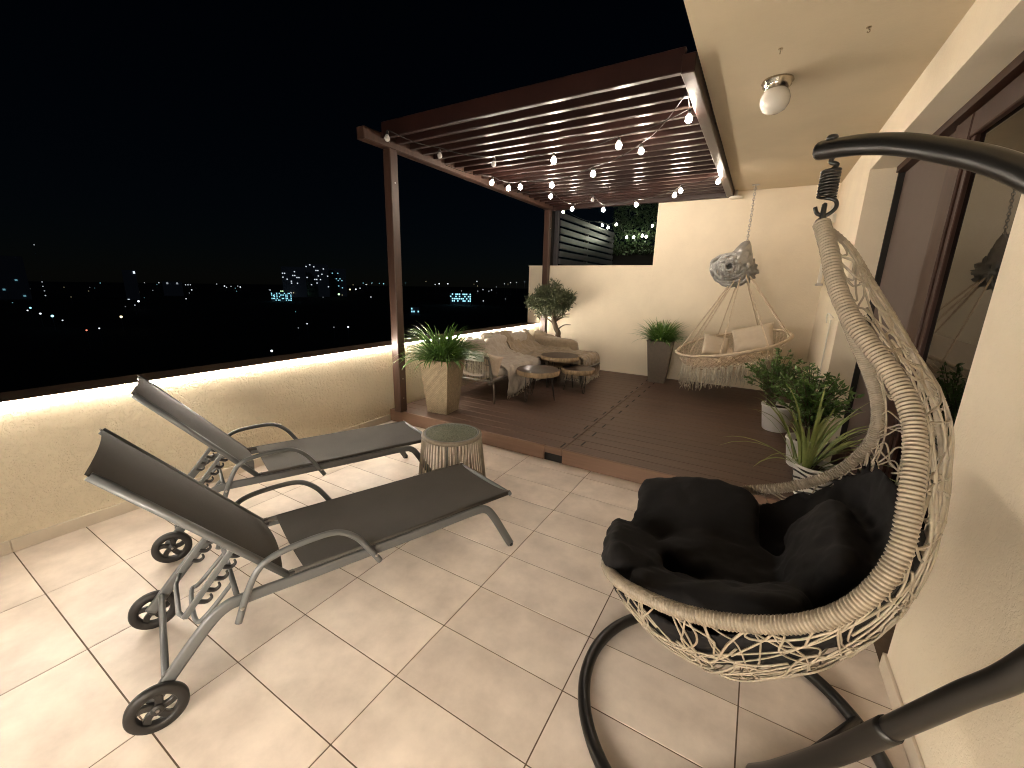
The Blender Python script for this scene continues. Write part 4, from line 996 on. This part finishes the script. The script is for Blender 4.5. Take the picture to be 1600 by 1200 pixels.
def city_block(px0, px1, py0, py1, dist, rows, cols, lit, c, s, label, wall='night_wall'):
    a, b = ray(px0, py1), ray(px1, py0); mid = ray((px0+px1)/2, (py0+py1)/2)
    fx = np.array([AX_F[0], AX_F[1], 0]); 
    k = dist/F_PX; W_ = (px1-px0)*k; base = np.array(CAM)+mid*dist; top = CAM[2]+ray((px0+px1)/2, py0)[2]*dist; bot = CAM[2]+ray((px0+px1)/2, py1)[2]*dist
    ang = math.atan2(mid[1], mid[0])-PI/2
    root = empty('city_building', (base[0], base[1], GZ), ang, label, 'building')
    H_ = top-GZ
    MB().box((-W_/2, 0, 0), (W_/2, W_*.4, H_)).build('facade', M[wall], root)
    z0 = bot-GZ; ch = (H_-z0)/rows; cw = W_/cols
    for i in range(rows):
        for j in range(cols):
            if rng.uniform() < lit:
                w = MB().box((-W_/2+cw*(j+.22), -.3, z0+ch*(i+.25)), (-W_/2+cw*(j+.78), .1, z0+ch*(i+.75))).build('window', lm_(c, s), root)
city_block(443, 476, 417, 453, 760, 12, 12, .10, CW, .55, 'dark apartment tower with few lit windows above the row of street lights')
city_block(480, 512, 413, 452, 800, 14, 12, .09, CW, .6, 'tallest dark apartment tower with scattered lit windows in the far city')
city_block(514, 540, 420, 451, 840, 11, 10, .08, CT, .5, 'dark apartment tower on the post side of the far tower group')
city_block(0, 34, 400, 470, 500, 14, 7, .05, CT, .18, 'dim bluish apartment block at the open end of the skyline')
city_block(426, 454, 457, 473, 620, 6, 16, .45, CT, 1.0, 'low building with bright teal lit storeys under the towers')
city_block(703, 736, 458, 472, 640, 4, 12, .6, CT, 1.3, 'low bright blue-white lit building seen past the pergola post')
city_block(141, 161, 478, 487, 560, 2, 7, .8, CT, .8, 'low teal lit hall in the dark part of the city')
city_block(162, 204, 474, 484, 580, 2, 12, .7, CT, .6, 'long low bluish lit hall in the dark part of the city')
city_block(642, 655, 480, 489, 420, 2, 4, .7, CT, .8, 'small bluish lit house front just past the pergola post')
city_block(258, 282, 440, 456, 700, 3, 6, .3, CW, .2, 'dim grey city building with faint windows')
city_block(198, 214, 422, 480, 560, 8, 4, .08, CW, .7, 'slim dark city tower with two lit top windows')
city_block(345, 353, 487, 494, 420, 1, 3, .9, CT, .45, 'tiny house with dim bluish windows in the dark')
